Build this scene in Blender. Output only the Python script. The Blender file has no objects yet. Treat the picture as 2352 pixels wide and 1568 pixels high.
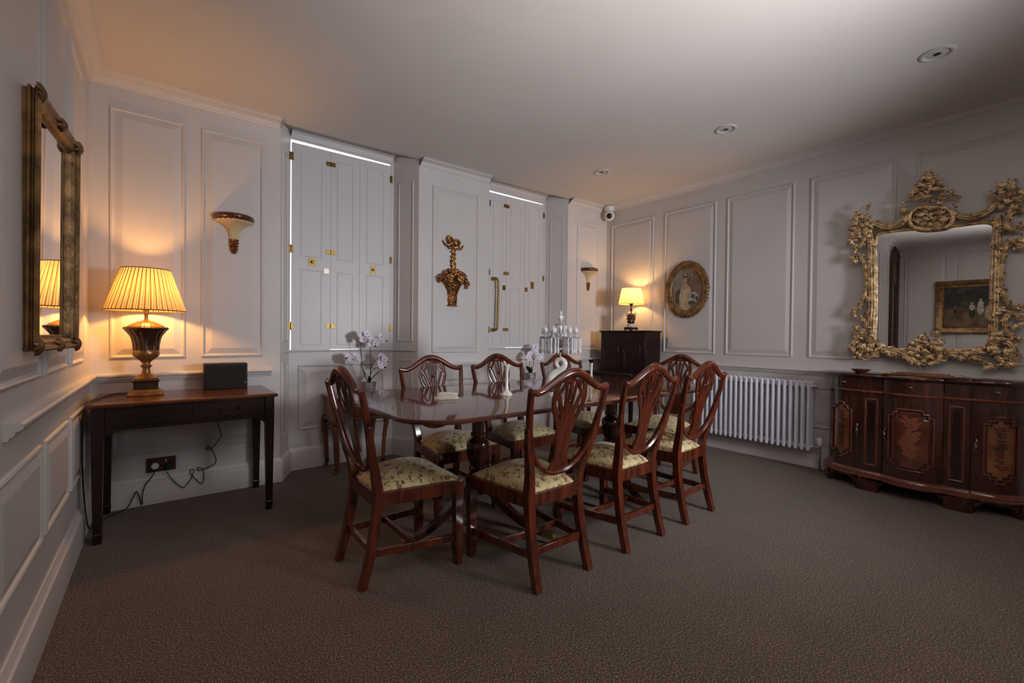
import bpy, bmesh, math, random
from mathutils import Vector, Matrix
random.seed(7)
S = bpy.context.scene
C = S.collection
PI = math.pi
R = math.radians

# ------------------------------------------------------------------ materials
def new_mat(name):
    m = bpy.data.materials.new(name); m.use_nodes = True
    nt = m.node_tree
    return m, nt, nt.nodes['Principled BSDF']

def simple(name, col, rough=0.5, metal=0.0, coat=0.0, spec=None, bump=0.0, bscale=40.0, var=0.0, vscale=6.0, sheen=0.0):
    m, nt, b = new_mat(name)
    b.inputs['Base Color'].default_value = (*col, 1)
    b.inputs['Roughness'].default_value = rough
    b.inputs['Metallic'].default_value = metal
    b.inputs['Coat Weight'].default_value = coat
    b.inputs['Coat Roughness'].default_value = 0.12
    if spec is not None: b.inputs['Specular IOR Level'].default_value = spec
    b.inputs['Sheen Weight'].default_value = sheen
    tc = nt.nodes.new('ShaderNodeTexCoord')
    if var > 0:
        n = nt.nodes.new('ShaderNodeTexNoise'); n.inputs['Scale'].default_value = vscale; n.inputs['Detail'].default_value = 6
        r = nt.nodes.new('ShaderNodeValToRGB')
        r.color_ramp.elements[0].position = 0.35; r.color_ramp.elements[1].position = 0.68
        r.color_ramp.elements[0].color = (*[c*(1-var) for c in col], 1)
        r.color_ramp.elements[1].color = (*[min(1, c*(1+var)) for c in col], 1)
        nt.links.new(tc.outputs['Object'], n.inputs['Vector']); nt.links.new(n.outputs['Fac'], r.inputs['Fac'])
        nt.links.new(r.outputs['Color'], b.inputs['Base Color'])
    if bump > 0:
        n2 = nt.nodes.new('ShaderNodeTexNoise'); n2.inputs['Scale'].default_value = bscale; n2.inputs['Detail'].default_value = 4
        bp = nt.nodes.new('ShaderNodeBump'); bp.inputs['Strength'].default_value = bump; bp.inputs['Distance'].default_value = 0.01
        nt.links.new(tc.outputs['Object'], n2.inputs['Vector']); nt.links.new(n2.outputs['Fac'], bp.inputs['Height'])
        nt.links.new(bp.outputs['Normal'], b.inputs['Normal'])
    return m

def wood(name, dark, light, rough=0.25, coat=0.4, scale=(9, 9, 1.2), axis=None):
    m, nt, b = new_mat(name)
    tc = nt.nodes.new('ShaderNodeTexCoord'); mp = nt.nodes.new('ShaderNodeMapping')
    mp.inputs['Scale'].default_value = scale
    n = nt.nodes.new('ShaderNodeTexNoise'); n.inputs['Scale'].default_value = 3.5; n.inputs['Detail'].default_value = 7; n.inputs['Distortion'].default_value = 1.2
    r = nt.nodes.new('ShaderNodeValToRGB')
    r.color_ramp.elements[0].position = 0.3; r.color_ramp.elements[1].position = 0.72
    r.color_ramp.elements[0].color = (*dark, 1); r.color_ramp.elements[1].color = (*light, 1)
    nt.links.new(tc.outputs['Object'], mp.inputs['Vector']); nt.links.new(mp.outputs['Vector'], n.inputs['Vector'])
    nt.links.new(n.outputs['Fac'], r.inputs['Fac']); nt.links.new(r.outputs['Color'], b.inputs['Base Color'])
    b.inputs['Roughness'].default_value = rough
    b.inputs['Coat Weight'].default_value = coat; b.inputs['Coat Roughness'].default_value = 0.1
    return m

M = {}
M['paint'] = simple('wall_paint', (0.60, 0.575, 0.57), 0.45, bump=0.05, bscale=18, var=0.03, vscale=2)
M['trim'] = simple('trim_paint', (0.63, 0.605, 0.60), 0.38)
M['ceil'] = simple('ceiling_paint', (0.66, 0.63, 0.61), 0.8, bump=0.05, bscale=6, var=0.02, vscale=1.5)
M['shutter'] = simple('shutter_paint', (0.62, 0.605, 0.61), 0.4)
M['mahog'] = wood('mahogany', (0.036, 0.007, 0.003), (0.160, 0.031, 0.011), 0.22, 0.5)
M['mahog_dk'] = wood('mahogany_splat', (0.040, 0.008, 0.004), (0.135, 0.028, 0.011), 0.25, 0.4)
M['table'] = wood('mahogany_table', (0.060, 0.017, 0.011), (0.125, 0.038, 0.023), 0.075, 0.22, (1.2, 9, 9))
M['table'].node_tree.nodes['Principled BSDF'].inputs['Specular IOR Level'].default_value = 0.42
M['table_dk'] = wood('mahogany_pedestal', (0.025, 0.006, 0.005), (0.07, 0.018, 0.010), 0.2, 0.6)
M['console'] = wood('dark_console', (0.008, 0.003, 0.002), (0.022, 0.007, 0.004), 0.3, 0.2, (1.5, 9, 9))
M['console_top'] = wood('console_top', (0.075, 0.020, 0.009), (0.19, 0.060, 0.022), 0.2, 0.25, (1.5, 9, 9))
M['cabinet'] = wood('dark_cabinet', (0.010, 0.003, 0.002), (0.030, 0.007, 0.004), 0.30, 0.05)
M['cabinet'].node_tree.nodes['Principled BSDF'].inputs['Specular IOR Level'].default_value = 0.3
M['side'] = wood('side_table_wood', (0.09, 0.03, 0.015), (0.19, 0.075, 0.038), 0.3, 0.3)
M['sb'] = wood('sideboard_wood', (0.028, 0.007, 0.005), (0.082, 0.023, 0.013), 0.16, 0.6, (7, 7, 1.0))
M['sb_rim'] = wood('sideboard_moulding', (0.10, 0.028, 0.014), (0.20, 0.065, 0.034), 0.2, 0.5)
M['sb_dark'] = simple('sideboard_dark_panel', (0.018, 0.005, 0.004), 0.15, coat=0.5)
M['burl'] = simple('burl_veneer', (0.105, 0.032, 0.016), 0.2, coat=0.5, var=0.45, vscale=9)
M['burl_lt'] = simple('light_burl_veneer', (0.22, 0.085, 0.034), 0.2, coat=0.5, var=0.35, vscale=9)
M['inlay'] = simple('marquetry', (0.235, 0.075, 0.040), 0.25, coat=0.4)
M['gilt'] = simple('aged_gilt', (0.66, 0.44, 0.235), 0.36, 0.4, bump=0.5, bscale=60, var=0.6, vscale=30)
M['gilt_dk'] = simple('dark_gilt', (0.38, 0.175, 0.06), 0.22, 0.6, bump=0.5, bscale=70, var=0.55, vscale=35)
M['gilt_old'] = simple('worn_gilt', (0.25, 0.145, 0.055), 0.38, 0.5, bump=0.35, bscale=50, var=0.5, vscale=18)
M['brass'] = simple('brass', (0.34, 0.24, 0.075), 0.45, 0.95, var=0.35, vscale=90)
M['brass_dk'] = simple('tarnished_brass', (0.27, 0.185, 0.055), 0.32, 0.9, var=0.35, vscale=90)
M['iron'] = simple('blackened_brass', (0.035, 0.022, 0.010), 0.35, 0.7)
M['steel'] = simple('steel', (0.6, 0.6, 0.62), 0.22, 1.0)
M['silver'] = simple('silver', (0.78, 0.75, 0.72), 0.16, 1.0)
M['silver_dk'] = simple('dull_silver', (0.34, 0.30, 0.24), 0.3, 0.9)
M['mirror'] = simple('mirror_glass', (0.90, 0.91, 0.92), 0.01, 1.0)
M['blackplastic'] = simple('black_plastic', (0.012, 0.012, 0.013), 0.4)
M['blackcloth'] = simple('black_grille_cloth', (0.014, 0.013, 0.013), 0.85, bump=0.3, bscale=900)
M['whiteplastic'] = simple('white_plastic', (0.75, 0.75, 0.74), 0.35)
M['rad'] = simple('radiator_enamel', (0.70, 0.70, 0.78), 0.35)
M['paper'] = simple('paper', (0.80, 0.76, 0.70), 0.7)
M['candle'] = simple('candlestick_white', (0.80, 0.74, 0.66), 0.22, coat=0.6)
M['frost'] = simple('frosted_glass_stem', (0.72, 0.72, 0.68), 0.18, coat=0.7, spec=0.8)
M['petal'] = simple('orchid_petal', (0.80, 0.76, 0.86), 0.55)
M['lip'] = simple('orchid_lip', (0.30, 0.14, 0.30), 0.5)
M['leaf'] = simple('orchid_leaf', (0.010, 0.022, 0.008), 0.35)
M['stem'] = simple('orchid_stem', (0.045, 0.05, 0.018), 0.5)
M['bud'] = simple('orchid_bud', (0.03, 0.028, 0.03), 0.5)
M['cream'] = simple('cream_paint', (0.64, 0.52, 0.33), 0.45, bump=0.2, bscale=50)
M['redwood'] = wood('bracket_rim', (0.06, 0.014, 0.006), (0.15, 0.04, 0.014), 0.2, 0.6)
M['urn'] = simple('urn_bronze', (0.055, 0.026, 0.012), 0.3, 0.35, coat=0.3, var=0.4, vscale=20)
M['urn_dk'] = simple('dark_bronze', (0.075, 0.036, 0.018), 0.3, 0.4, var=0.6, vscale=45)
M['urn_gold'] = simple('urn_gold', (0.30, 0.155, 0.05), 0.3, 0.5, var=0.3, vscale=20)
M['runner'] = simple('red_brown_cloth', (0.26, 0.10, 0.055), 0.7, var=0.3, vscale=25)
M['cable'] = simple('black_cable', (0.01, 0.01, 0.01), 0.5)
M['socketplate'] = simple('dark_socket_plate', (0.05, 0.016, 0.013), 0.35)
M['white_core'] = simple('lens_white', (0.55, 0.54, 0.53), 0.4)
M['dark_hole'] = simple('dark_hole', (0.02, 0.015, 0.012), 0.5)

def glass(name, col=(1, 1, 1), rough=0.0, ior=1.5):
    m, nt, b = new_mat(name)
    b.inputs['Base Color'].default_value = (*col, 1)
    b.inputs['Transmission Weight'].default_value = 1.0
    b.inputs['Roughness'].default_value = rough
    b.inputs['IOR'].default_value = ior
    return m
M['drop'] = glass('crystal_drops', (0.93, 0.93, 0.96), 0.04, 1.6)
M['drop'].node_tree.nodes['Principled BSDF'].inputs['Transmission Weight'].default_value = 0.35
M['drop'].node_tree.nodes['Principled BSDF'].inputs['Coat Weight'].default_value = 1.0
M['crystal'] = glass('crystal', (0.93, 0.93, 0.95), 0.03, 1.6)
M['crystal'].node_tree.nodes['Principled BSDF'].inputs['Transmission Weight'].default_value = 0.72
M['crystal'].node_tree.nodes['Principled BSDF'].inputs['Coat Weight'].default_value = 0.5

def emit(name, col, strength):
    m = bpy.data.materials.new(name); m.use_nodes = True
    nt = m.node_tree; nt.nodes.clear()
    e = nt.nodes.new('ShaderNodeEmission'); o = nt.nodes.new('ShaderNodeOutputMaterial')
    e.inputs['Color'].default_value = (*col, 1); e.inputs['Strength'].default_value = strength
    nt.links.new(e.outputs[0], o.inputs[0])
    return m
M['daylight'] = emit('daylight_pane', (0.93, 0.96, 1.0), 2.6)
M['bulb'] = emit('lamp_bulb', (1.0, 0.72, 0.32), 14.0)

def shade_mat(name, col, trans, emis_col, emis):
    m = bpy.data.materials.new(name); m.use_nodes = True
    nt = m.node_tree; nt.nodes.clear()
    o = nt.nodes.new('ShaderNodeOutputMaterial')
    d = nt.nodes.new('ShaderNodeBsdfDiffuse'); t = nt.nodes.new('ShaderNodeBsdfTranslucent')
    d.inputs['Color'].default_value = (*col, 1); t.inputs['Color'].default_value = (*col, 1)
    mx = nt.nodes.new('ShaderNodeMixShader'); mx.inputs[0].default_value = trans
    e = nt.nodes.new('ShaderNodeEmission'); e.inputs['Color'].default_value = (*emis_col, 1); e.inputs['Strength'].default_value = emis
    ad = nt.nodes.new('ShaderNodeAddShader')
    nt.links.new(d.outputs[0], mx.inputs[1]); nt.links.new(t.outputs[0], mx.inputs[2])
    nt.links.new(mx.outputs[0], ad.inputs[0]); nt.links.new(e.outputs[0], ad.inputs[1])
    nt.links.new(ad.outputs[0], o.inputs[0])
    return m
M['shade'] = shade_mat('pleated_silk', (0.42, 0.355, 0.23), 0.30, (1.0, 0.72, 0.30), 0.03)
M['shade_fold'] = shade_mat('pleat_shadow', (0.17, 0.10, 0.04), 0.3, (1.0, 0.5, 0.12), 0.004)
M['shade2'] = shade_mat('plain_shade', (0.60, 0.51, 0.33), 0.42, (1.0, 0.72, 0.30), 0.05)
M['shade_edge'] = simple('shade_trim', (0.16, 0.075, 0.03), 0.6)

def carpet_mat():
    m, nt, b = new_mat('carpet_pile')
    tc = nt.nodes.new('ShaderNodeTexCoord')
    n = nt.nodes.new('ShaderNodeTexNoise'); n.inputs['Scale'].default_value = 170; n.inputs['Detail'].default_value = 4; n.inputs['Roughness'].default_value = 0.8
    r = nt.nodes.new('ShaderNodeValToRGB'); cr = r.color_ramp
    cr.elements[0].position = 0.40; cr.elements[0].color = (0.026, 0.018, 0.013, 1)
    cr.elements[1].position = 0.66; cr.elements[1].color = (0.47, 0.350, 0.265, 1)
    e = cr.elements.new(0.52); e.color = (0.104, 0.073, 0.055, 1)
    n2 = nt.nodes.new('ShaderNodeTexNoise'); n2.inputs['Scale'].default_value = 5; n2.inputs['Detail'].default_value = 3
    mx = nt.nodes.new('ShaderNodeMix'); mx.data_type = 'RGBA'; mx.blend_type = 'MULTIPLY'; mx.inputs[0].default_value = 1.0
    r2 = nt.nodes.new('ShaderNodeValToRGB'); r2.color_ramp.elements[0].color = (0.80, 0.80, 0.80, 1); r2.color_ramp.elements[1].color = (1.15, 1.12, 1.1, 1)
    bp = nt.nodes.new('ShaderNodeBump'); bp.inputs['Strength'].default_value = 0.2; bp.inputs['Distance'].default_value = 0.003
    L = nt.links
    L.new(tc.outputs['Object'], n.inputs['Vector']); L.new(tc.outputs['Object'], n2.inputs['Vector'])
    L.new(n.outputs['Fac'], r.inputs['Fac']); L.new(n2.outputs['Fac'], r2.inputs['Fac'])
    L.new(r.outputs['Color'], mx.inputs[6]); L.new(r2.outputs['Color'], mx.inputs[7])
    L.new(mx.outputs[2], b.inputs['Base Color']); L.new(n.outputs['Fac'], bp.inputs['Height']); L.new(bp.outputs['Normal'], b.inputs['Normal'])
    b.inputs['Roughness'].default_value = 0.95; b.inputs['Sheen Weight'].default_value = 0.15
    return m
M['carpet'] = carpet_mat()

def floral_mat():
    m, nt, b = new_mat('floral_fabric')
    tc = nt.nodes.new('ShaderNodeTexCoord')
    L = nt.links
    base = (0.60, 0.485, 0.25, 1)
    dn = nt.nodes.new('ShaderNodeTexNoise'); dn.inputs['Scale'].default_value = 30; dn.inputs['Detail'].default_value = 3
    add = nt.nodes.new('ShaderNodeVectorMath'); add.operation = 'MULTIPLY_ADD'
    add.inputs[1].default_value = (0.035, 0.035, 0.035)
    L.new(dn.outputs['Color'], add.inputs[0]); L.new(tc.outputs['Object'], add.inputs[2]); L.new(tc.outputs['Object'], dn.inputs['Vector'])
    def blob(scale, th0, th1, seed):
        mp = nt.nodes.new('ShaderNodeMapping'); mp.inputs['Location'].default_value = (seed, seed*1.7, 0); mp.inputs['Scale'].default_value = (1, 1, 0.2)
        v = nt.nodes.new('ShaderNodeTexVoronoi'); v.inputs['Scale'].default_value = scale
        rp = nt.nodes.new('ShaderNodeValToRGB'); rp.color_ramp.elements[0].position = th0; rp.color_ramp.elements[1].position = th1
        rp.color_ramp.elements[0].color = (1, 1, 1, 1); rp.color_ramp.elements[1].color = (0, 0, 0, 1)
        L.new(add.outputs[0], mp.inputs['Vector']); L.new(mp.outputs['Vector'], v.inputs['Vector']); L.new(v.outputs['Distance'], rp.inputs['Fac'])
        return rp.outputs['Color']
    prev = None
    for (scale, a, c, seed, col) in [(21, 0.24, 0.33, 0.3, (0.25, 0.095, 0.05, 1)), (21, 0.10, 0.17, 0.3, (0.45, 0.27, 0.15, 1)), (37, 0.22, 0.30, 1.9, (0.19, 0.15, 0.055, 1)), (46, 0.20, 0.28, 4.1, (0.16, 0.075, 0.04, 1)), (70, 0.20, 0.28, 6.3, (0.27, 0.16, 0.07, 1))]:
        mx = nt.nodes.new('ShaderNodeMix'); mx.data_type = 'RGBA'
        L.new(blob(scale, a, c, seed), mx.inputs[0])
        if prev is None: mx.inputs[6].default_value = base
        else: L.new(prev, mx.inputs[6])
        mx.inputs[7].default_value = col
        prev = mx.outputs[2]
    # trailing vine lines
    w = nt.nodes.new('ShaderNodeTexNoise'); w.inputs['Scale'].default_value = 10; w.inputs['Detail'].default_value = 1
    L.new(tc.outputs['Object'], w.inputs['Vector'])
    rp = nt.nodes.new('ShaderNodeValToRGB'); cr = rp.color_ramp
    cr.elements[0].position = 0.488; cr.elements[0].color = (0, 0, 0, 1); cr.elements[1].position = 0.512; cr.elements[1].color = (0, 0, 0, 1)
    e = cr.elements.new(0.5); e.color = (0.8, 0.8, 0.8, 1)
    L.new(w.outputs['Fac'], rp.inputs['Fac'])
    mx = nt.nodes.new('ShaderNodeMix'); mx.data_type = 'RGBA'
    L.new(rp.outputs['Color'], mx.inputs[0]); L.new(prev, mx.inputs[6]); mx.inputs[7].default_value = (0.24, 0.19, 0.09, 1)
    L.new(mx.outputs[2], b.inputs['Base Color'])
    b.inputs['Roughness'].default_value = 0.6; b.inputs['Sheen Weight'].default_value = 0.3
    return m
M['floral'] = floral_mat()

def crevice_shade(m, dist, dark):  # occlusion shade in the carved recesses, multiplied into the base colour
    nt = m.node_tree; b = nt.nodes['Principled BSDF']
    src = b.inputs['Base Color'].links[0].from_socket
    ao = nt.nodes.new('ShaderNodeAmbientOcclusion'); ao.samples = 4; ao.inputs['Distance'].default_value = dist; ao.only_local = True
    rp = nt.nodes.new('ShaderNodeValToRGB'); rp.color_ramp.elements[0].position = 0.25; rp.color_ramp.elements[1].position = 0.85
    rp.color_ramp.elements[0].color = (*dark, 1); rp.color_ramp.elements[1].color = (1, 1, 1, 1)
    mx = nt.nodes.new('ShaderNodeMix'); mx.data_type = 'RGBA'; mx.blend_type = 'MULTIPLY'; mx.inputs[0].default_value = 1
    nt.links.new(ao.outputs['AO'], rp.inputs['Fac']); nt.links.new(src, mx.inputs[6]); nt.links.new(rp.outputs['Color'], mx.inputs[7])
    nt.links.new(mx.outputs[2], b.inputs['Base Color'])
crevice_shade(M['gilt'], 0.03, (0.16, 0.11, 0.08)); crevice_shade(M['gilt_dk'], 0.025, (0.10, 0.06, 0.04)); crevice_shade(M['gilt_old'], 0.03, (0.2, 0.14, 0.1))

# ------------------------------------------------------------------ mesh builder
class MB:
    def __init__(s): s.v = []; s.f = []; s.m = []; s.mats = []
    def slot(s, mat):
        if mat not in s.mats: s.mats.append(mat)
        return s.mats.index(mat)
    def add(s, verts, faces, mat=None):
        o = len(s.v); s.v += [tuple(v) for v in verts]
        k = s.slot(mat) if mat else 0
        for f in faces: s.f.append([i+o for i in f]); s.m.append(k)
        return s
    def box(s, x0, x1, y0, y1, z0, z1, mat=None):
        return s.hexa([(x0, y0, z0), (x1, y0, z0), (x1, y1, z0), (x0, y1, z0)], [(x0, y0, z1), (x1, y0, z1), (x1, y1, z1), (x0, y1, z1)], mat)
    def hexa(s, b, t, mat=None):
        n = len(b)
        fs = [list(range(n))[::-1], [n+i for i in range(n)]] + [[i, (i+1) % n, n+(i+1) % n, n+i] for i in range(n)]
        return s.add(list(b)+list(t), fs, mat)
    def prism(s, poly, f, d, mat=None):
        """poly: 2D points, f(p, h) -> 3D, extruded from h=0 to h=d"""
        return s.hexa([f(p, 0) for p in poly], [f(p, d) for p in poly], mat)
    def lathe(s, prof, n=24, c=(0, 0, 0), mat=None, sq=False, rfun=None, cap=True):
        vs = []; fs = []
        for (r, z) in prof:
            for i in range(n):
                a = 2*PI*i/n
                rr = r
                if sq: a += PI/4; rr = r*math.sqrt(2)
                if rfun: rr = rfun(r, z, a)
                vs.append((c[0]+rr*math.cos(a), c[1]+rr*math.sin(a), c[2]+z))
        for k in range(len(prof)-1):
            for i in range(n):
                j = (i+1) % n
                fs.append([k*n+i, k*n+j, (k+1)*n+j, (k+1)*n+i])
        if cap:
            fs.append(list(range(n))[::-1]); fs.append([(len(prof)-1)*n+i for i in range(n)])
        return s.add(vs, fs, mat)
    def tube(s, path, rad, n=8, mat=None, flat=1.0, up=(0, 0, 1), closed=False, sq=False):
        P = [Vector(p) for p in path]; N = len(P); up = Vector(up)
        if not isinstance(rad, (list, tuple)): rad = [rad]*N
        if not isinstance(flat, (list, tuple)): flat = [flat]*N
        vs = []
        for i in range(N):
            if closed: t = P[(i+1) % N]-P[i-1]
            else: t = P[min(i+1, N-1)]-P[max(i-1, 0)]
            if t.length < 1e-9: t = Vector((0, 0, 1))
            t.normalize()
            a = up-t*up.dot(t)
            if a.length < 1e-4: a = Vector((1, 0, 0))-t*t.x
            if a.length < 1e-4: a = Vector((0, 1, 0))-t*t.y
            a.normalize(); b = t.cross(a)
            for k in range(n):
                g = 2*PI*(k+0.5)/n if sq else 2*PI*k/n
                q = math.sqrt(2) if sq and n == 4 else 1
                vs.append(P[i]+a*(math.cos(g)*rad[i]*flat[i]*q)+b*(math.sin(g)*rad[i]*q))
        fs = []
        for i in range(N if closed else N-1):
            i2 = (i+1) % N
            for k in range(n):
                k2 = (k+1) % n
                fs.append([i*n+k, i*n+k2, i2*n+k2, i2*n+k])
        if not closed:
            fs.append(list(range(n))[::-1]); fs.append([(N-1)*n+k for k in range(n)])
        return s.add(vs, fs, mat)
    def mould(s, path, prof, nrm, closed=True, mat=None, cap=True, flip=False):
        """mitred sweep: path of 3D points in a plane with normal nrm; prof (a, b): a to the left of travel seen from nrm, b along nrm"""
        P = [Vector(p) for p in path]; N = len(P); nrm = Vector(nrm).normalized()
        vs = []
        for i in range(N):
            d0 = (P[i]-P[i-1]) if (closed or i > 0) else (P[1]-P[0])
            d1 = (P[(i+1) % N]-P[i]) if (closed or i < N-1) else (P[-1]-P[-2])
            d0 = (d0-nrm*d0.dot(nrm)).normalized(); d1 = (d1-nrm*d1.dot(nrm)).normalized()
            n0 = nrm.cross(d0); n1 = nrm.cross(d1)
            mm = (n0+n1); l = mm.length
            mm = n0 if l < 1e-6 else mm/l
            k = 1/max(0.3, mm.dot(n0))
            for (a, b) in prof: vs.append(P[i]+mm*(a*k)+nrm*b)
        n = len(prof); fs = []
        for i in range(N if closed else N-1):
            i2 = (i+1) % N
            for k in range(n-1):
                f = [i*n+k, i2*n+k, i2*n+k+1, i*n+k+1]
                fs.append(f[::-1] if flip else f)
        if not closed and cap:
            fs.append(list(range(n))); fs.append([(N-1)*n+k for k in range(n)][::-1])
        return s.add(vs, fs, mat)
    def sphere(s, c, r, n=10, mat=None, sc=(1, 1, 1)):
        k = max(4, n//2+1); prof = []
        vs = [(c[0], c[1], c[2]-r*sc[2])]; fs = []
        for j in range(1, k):
            th = PI*j/k
            for i in range(n):
                a = 2*PI*i/n
                vs.append((c[0]+r*sc[0]*math.sin(th)*math.cos(a), c[1]+r*sc[1]*math.sin(th)*math.sin(a), c[2]-r*sc[2]*math.cos(th)))
        vs.append((c[0], c[1], c[2]+r*sc[2]))
        for i in range(n):
            fs.append([0, 1+(i+1) % n, 1+i])
            fs.append([len(vs)-1, 1+(k-2)*n+i, 1+(k-2)*n+(i+1) % n])
        for j in range(k-2):
            for i in range(n):
                fs.append([1+j*n+i, 1+j*n+(i+1) % n, 1+(j+1)*n+(i+1) % n, 1+(j+1)*n+i])
        return s.add(vs, fs, mat)
    def xf(s, mtx, start=0):
        for i in range(start, len(s.v)): s.v[i] = tuple(mtx @ Vector(s.v[i]))
        return s
    def build(s, name, mat=None, parent=None, smooth=True, angle=40, bevel=0, subd=0):
        me = bpy.data.meshes.new(name)
        me.from_pydata(s.v, [], s.f)
        if mat and not s.mats: me.materials.append(mat)
        elif s.mats:
            for mm in s.mats: me.materials.append(mm)
            for p, k in zip(me.polygons, s.m): p.material_index = k
        bm = bmesh.new(); bm.from_mesh(me); bmesh.ops.recalc_face_normals(bm, faces=bm.faces); bm.to_mesh(me); bm.free()
        if smooth:
            for p in me.polygons: p.use_smooth = True
            me.set_sharp_from_angle(angle=R(angle))
        me.update()
        o = bpy.data.objects.new(name, me); C.objects.link(o)
        if parent: o.parent = parent
        if bevel:
            b = o.modifiers.new('Bevel', 'BEVEL'); b.width = bevel; b.segments = 2; b.limit_method = 'ANGLE'; b.angle_limit = R(35)
        if subd:
            sm = o.modifiers.new('Subdivision', 'SUBSURF'); sm.levels = subd; sm.render_levels = subd
        return o

def tag(o, label=None, cat=None, group=None, kind=None):
    if label: o['label'] = label
    if cat: o['category'] = cat
    if group: o['group'] = group
    if kind: o['kind'] = kind
    return o
def thing(name, label, cat, loc=(0, 0, 0), rotz=0, group=None):
    o = bpy.data.objects.new(name, None); C.objects.link(o)
    o.location = loc; o.rotation_euler = (0, 0, rotz); o.empty_display_size = 0.1
    return tag(o, label, cat, group)
def struct(mb, name, mat=None, label=None, **k):
    o = mb.build(name, mat, **k); o['kind'] = 'structure'
    return tag(o, label)
def dup(root, loc, rotz, label, group=None):
    r = root.copy(); C.objects.link(r); r.location = loc; r.rotation_euler = (0, 0, rotz); r['label'] = label
    if group: r['group'] = group
    for ch in list(root.children):
        c = ch.copy(); C.objects.link(c); c.parent = r
        for g in list(ch.children):
            d = g.copy(); C.objects.link(d); d.parent = c
    return r
def crom(pts, n=6, closed=False):
    """Catmull-Rom through points of any dimension"""
    out = []; N = len(pts)
    for i in range(N if closed else N-1):
        p1 = pts[i]; p2 = pts[(i+1) % N]
        p0 = pts[i-1] if (closed or i > 0) else p1
        p3 = pts[(i+2) % N] if (closed or i+2 < N) else p2
        for k in range(n):
            t = k/n
            out.append(tuple(0.5*((2*b)+(-a+c)*t+(2*a-5*b+4*c-d)*t*t+(-a+3*b-3*c+d)*t**3) for a, b, c, d in zip(p0, p1, p2, p3)))
    if not closed: out.append(tuple(pts[-1]))
    return out
def lerp(a, b, t): return a+(b-a)*t
# ------------------------------------------------------------------ the room
XL, XR, YB, YW, YR = -0.341, 4.308, 3.60, 3.83, 1.60      # left wall, right wall, back wall, window plane, end of the left wall
XA, YF = -1.10, -1.80                                      # alcove wall beside the camera, front wall
def zc(x): return 2.605+(x-XL)*0.0105                      # the old ceiling is not quite level
LOOP = [(XR, YF), (XR, YB), (3.635, YB), (3.50, YW), (2.66, YW), (2.535, YB), (1.775, YB), (1.64, YW), (0.78, YW), (0.675, YB), (XL, YB), (XL, YR), (XA, YR), (XA, YF)]
ZT = 2.76

fl = MB(); fl.add([(x, y, 0) for x, y in LOOP], [list(range(len(LOOP)))])
struct(fl, 'floor', M['carpet'], 'brown flecked carpet covering the whole floor', smooth=False)
CL = [(XR, YF), (XR, YB), (XL, YB), (XL, YR), (XA, YR), (XA, YF)]
ce = MB(); ce.add([(x, y, zc(x)) for x, y in CL], [list(range(len(CL)))])
RH = 0.056                                                 # the window bays run up a little higher behind the ceiling edge
for q in (LOOP[2:6], LOOP[6:10]):
    ce.add([(x, y, zc(x)+RH) for x, y in q], [[0, 1, 2, 3]])
    ce.add([(*q[0], zc(q[0][0])), (*q[3], zc(q[3][0])), (*q[3], zc(q[3][0])+RH), (*q[0], zc(q[0][0])+RH)], [[0, 1, 2, 3]])
struct(ce, 'ceiling', M['ceil'], 'plain white plaster ceiling', smooth=False)

PANEL = [(0, 0), (0.003, 0.008), (0.010, 0.011), (0.016, 0.008), (0.020, 0.001), (0.026, 0.001), (0.060, 0.011), (0.063, 0.011)]
def quad(mb, a, b, z0, z1):
    mb.add([(*a, z0), (*b, z0), (*b, z1), (*a, z1)], [[0, 1, 2, 3]])
def panel(mb, a, b, z0, z1, prof=PANEL):
    """raised and fielded panel between floor points a and b (a on the left seen from the room)"""
    ax, ay = a; bx, by = b
    d = Vector((bx-ax, by-ay, 0)).normalized(); n = d.cross(Vector((0, 0, 1)))
    path = [Vector((ax, ay, z0)), Vector((bx, by, z0)), Vector((bx, by, z1)), Vector((ax, ay, z1))]
    mb.mould(path, prof, n)
    e, h = prof[-1]
    up = Vector((0, 0, 1))
    mb.add([path[0]+d*e+up*e+n*h, path[1]-d*e+up*e+n*h, path[2]-d*e-up*e+n*h, path[3]+d*e-up*e+n*h], [[0, 1, 2, 3]])
UP, LO = (0.918, 2.436), (0.335, 0.682)

wl = MB(); quad(wl, (XL, YR), (XL, YB), 0, ZT)
for y0, y1 in ((1.68, 2.230), (2.312, 2.790), (2.885, 3.30)):
    panel(wl, (XL, y0), (XL, y1), *UP); panel(wl, (XL, y0), (XL, y1+0.02), *LO)
struct(wl, 'wall_left', M['paint'], smooth=False)
wa = MB(); quad(wa, (XA, YR), (XL, YR), 0, ZT); quad(wa, (XA, YF), (XA, YR), 0, ZT)
panel(wa, (-1.03, YR), (-0.41, YR), *UP); panel(wa, (-1.03, YR), (-0.41, YR), *LO)
for y0, y1 in ((1.00, 1.50), (0.36, 0.88), (-0.28, 0.26), (-0.92, -0.38), (-1.6, -1.04)):
    panel(wa, (XA, y0), (XA, y1), *UP); panel(wa, (XA, y0), (XA, y1), *LO)
struct(wa, 'wall_alcove', M['paint'], smooth=False)
wf = MB(); quad(wf, (XR, YF), (XA, YF), 0, ZT)
for x0 in (-0.9, 0.1, 1.1, 2.1, 3.1): panel(wf, (x0+0.85, YF), (x0, YF), *UP); panel(wf, (x0+0.85, YF), (x0, YF), *LO)
struct(wf, 'wall_front', M['paint'], smooth=False)
wr = MB(); quad(wr, (XR, YB), (XR, YF), 0, ZT)
for y0, y1 in ((3.52, 2.925), (2.79, 2.213), (2.108, 1.520), (1.402, 0.842), (0.728, 0.14), (0.03, -0.56), (-0.67, -1.26)):
    panel(wr, (XR, y0), (XR, y1), *UP); panel(wr, (XR, y0), (XR, y1), *LO)
struct(wr, 'wall_right', M['paint'], smooth=False)

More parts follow.
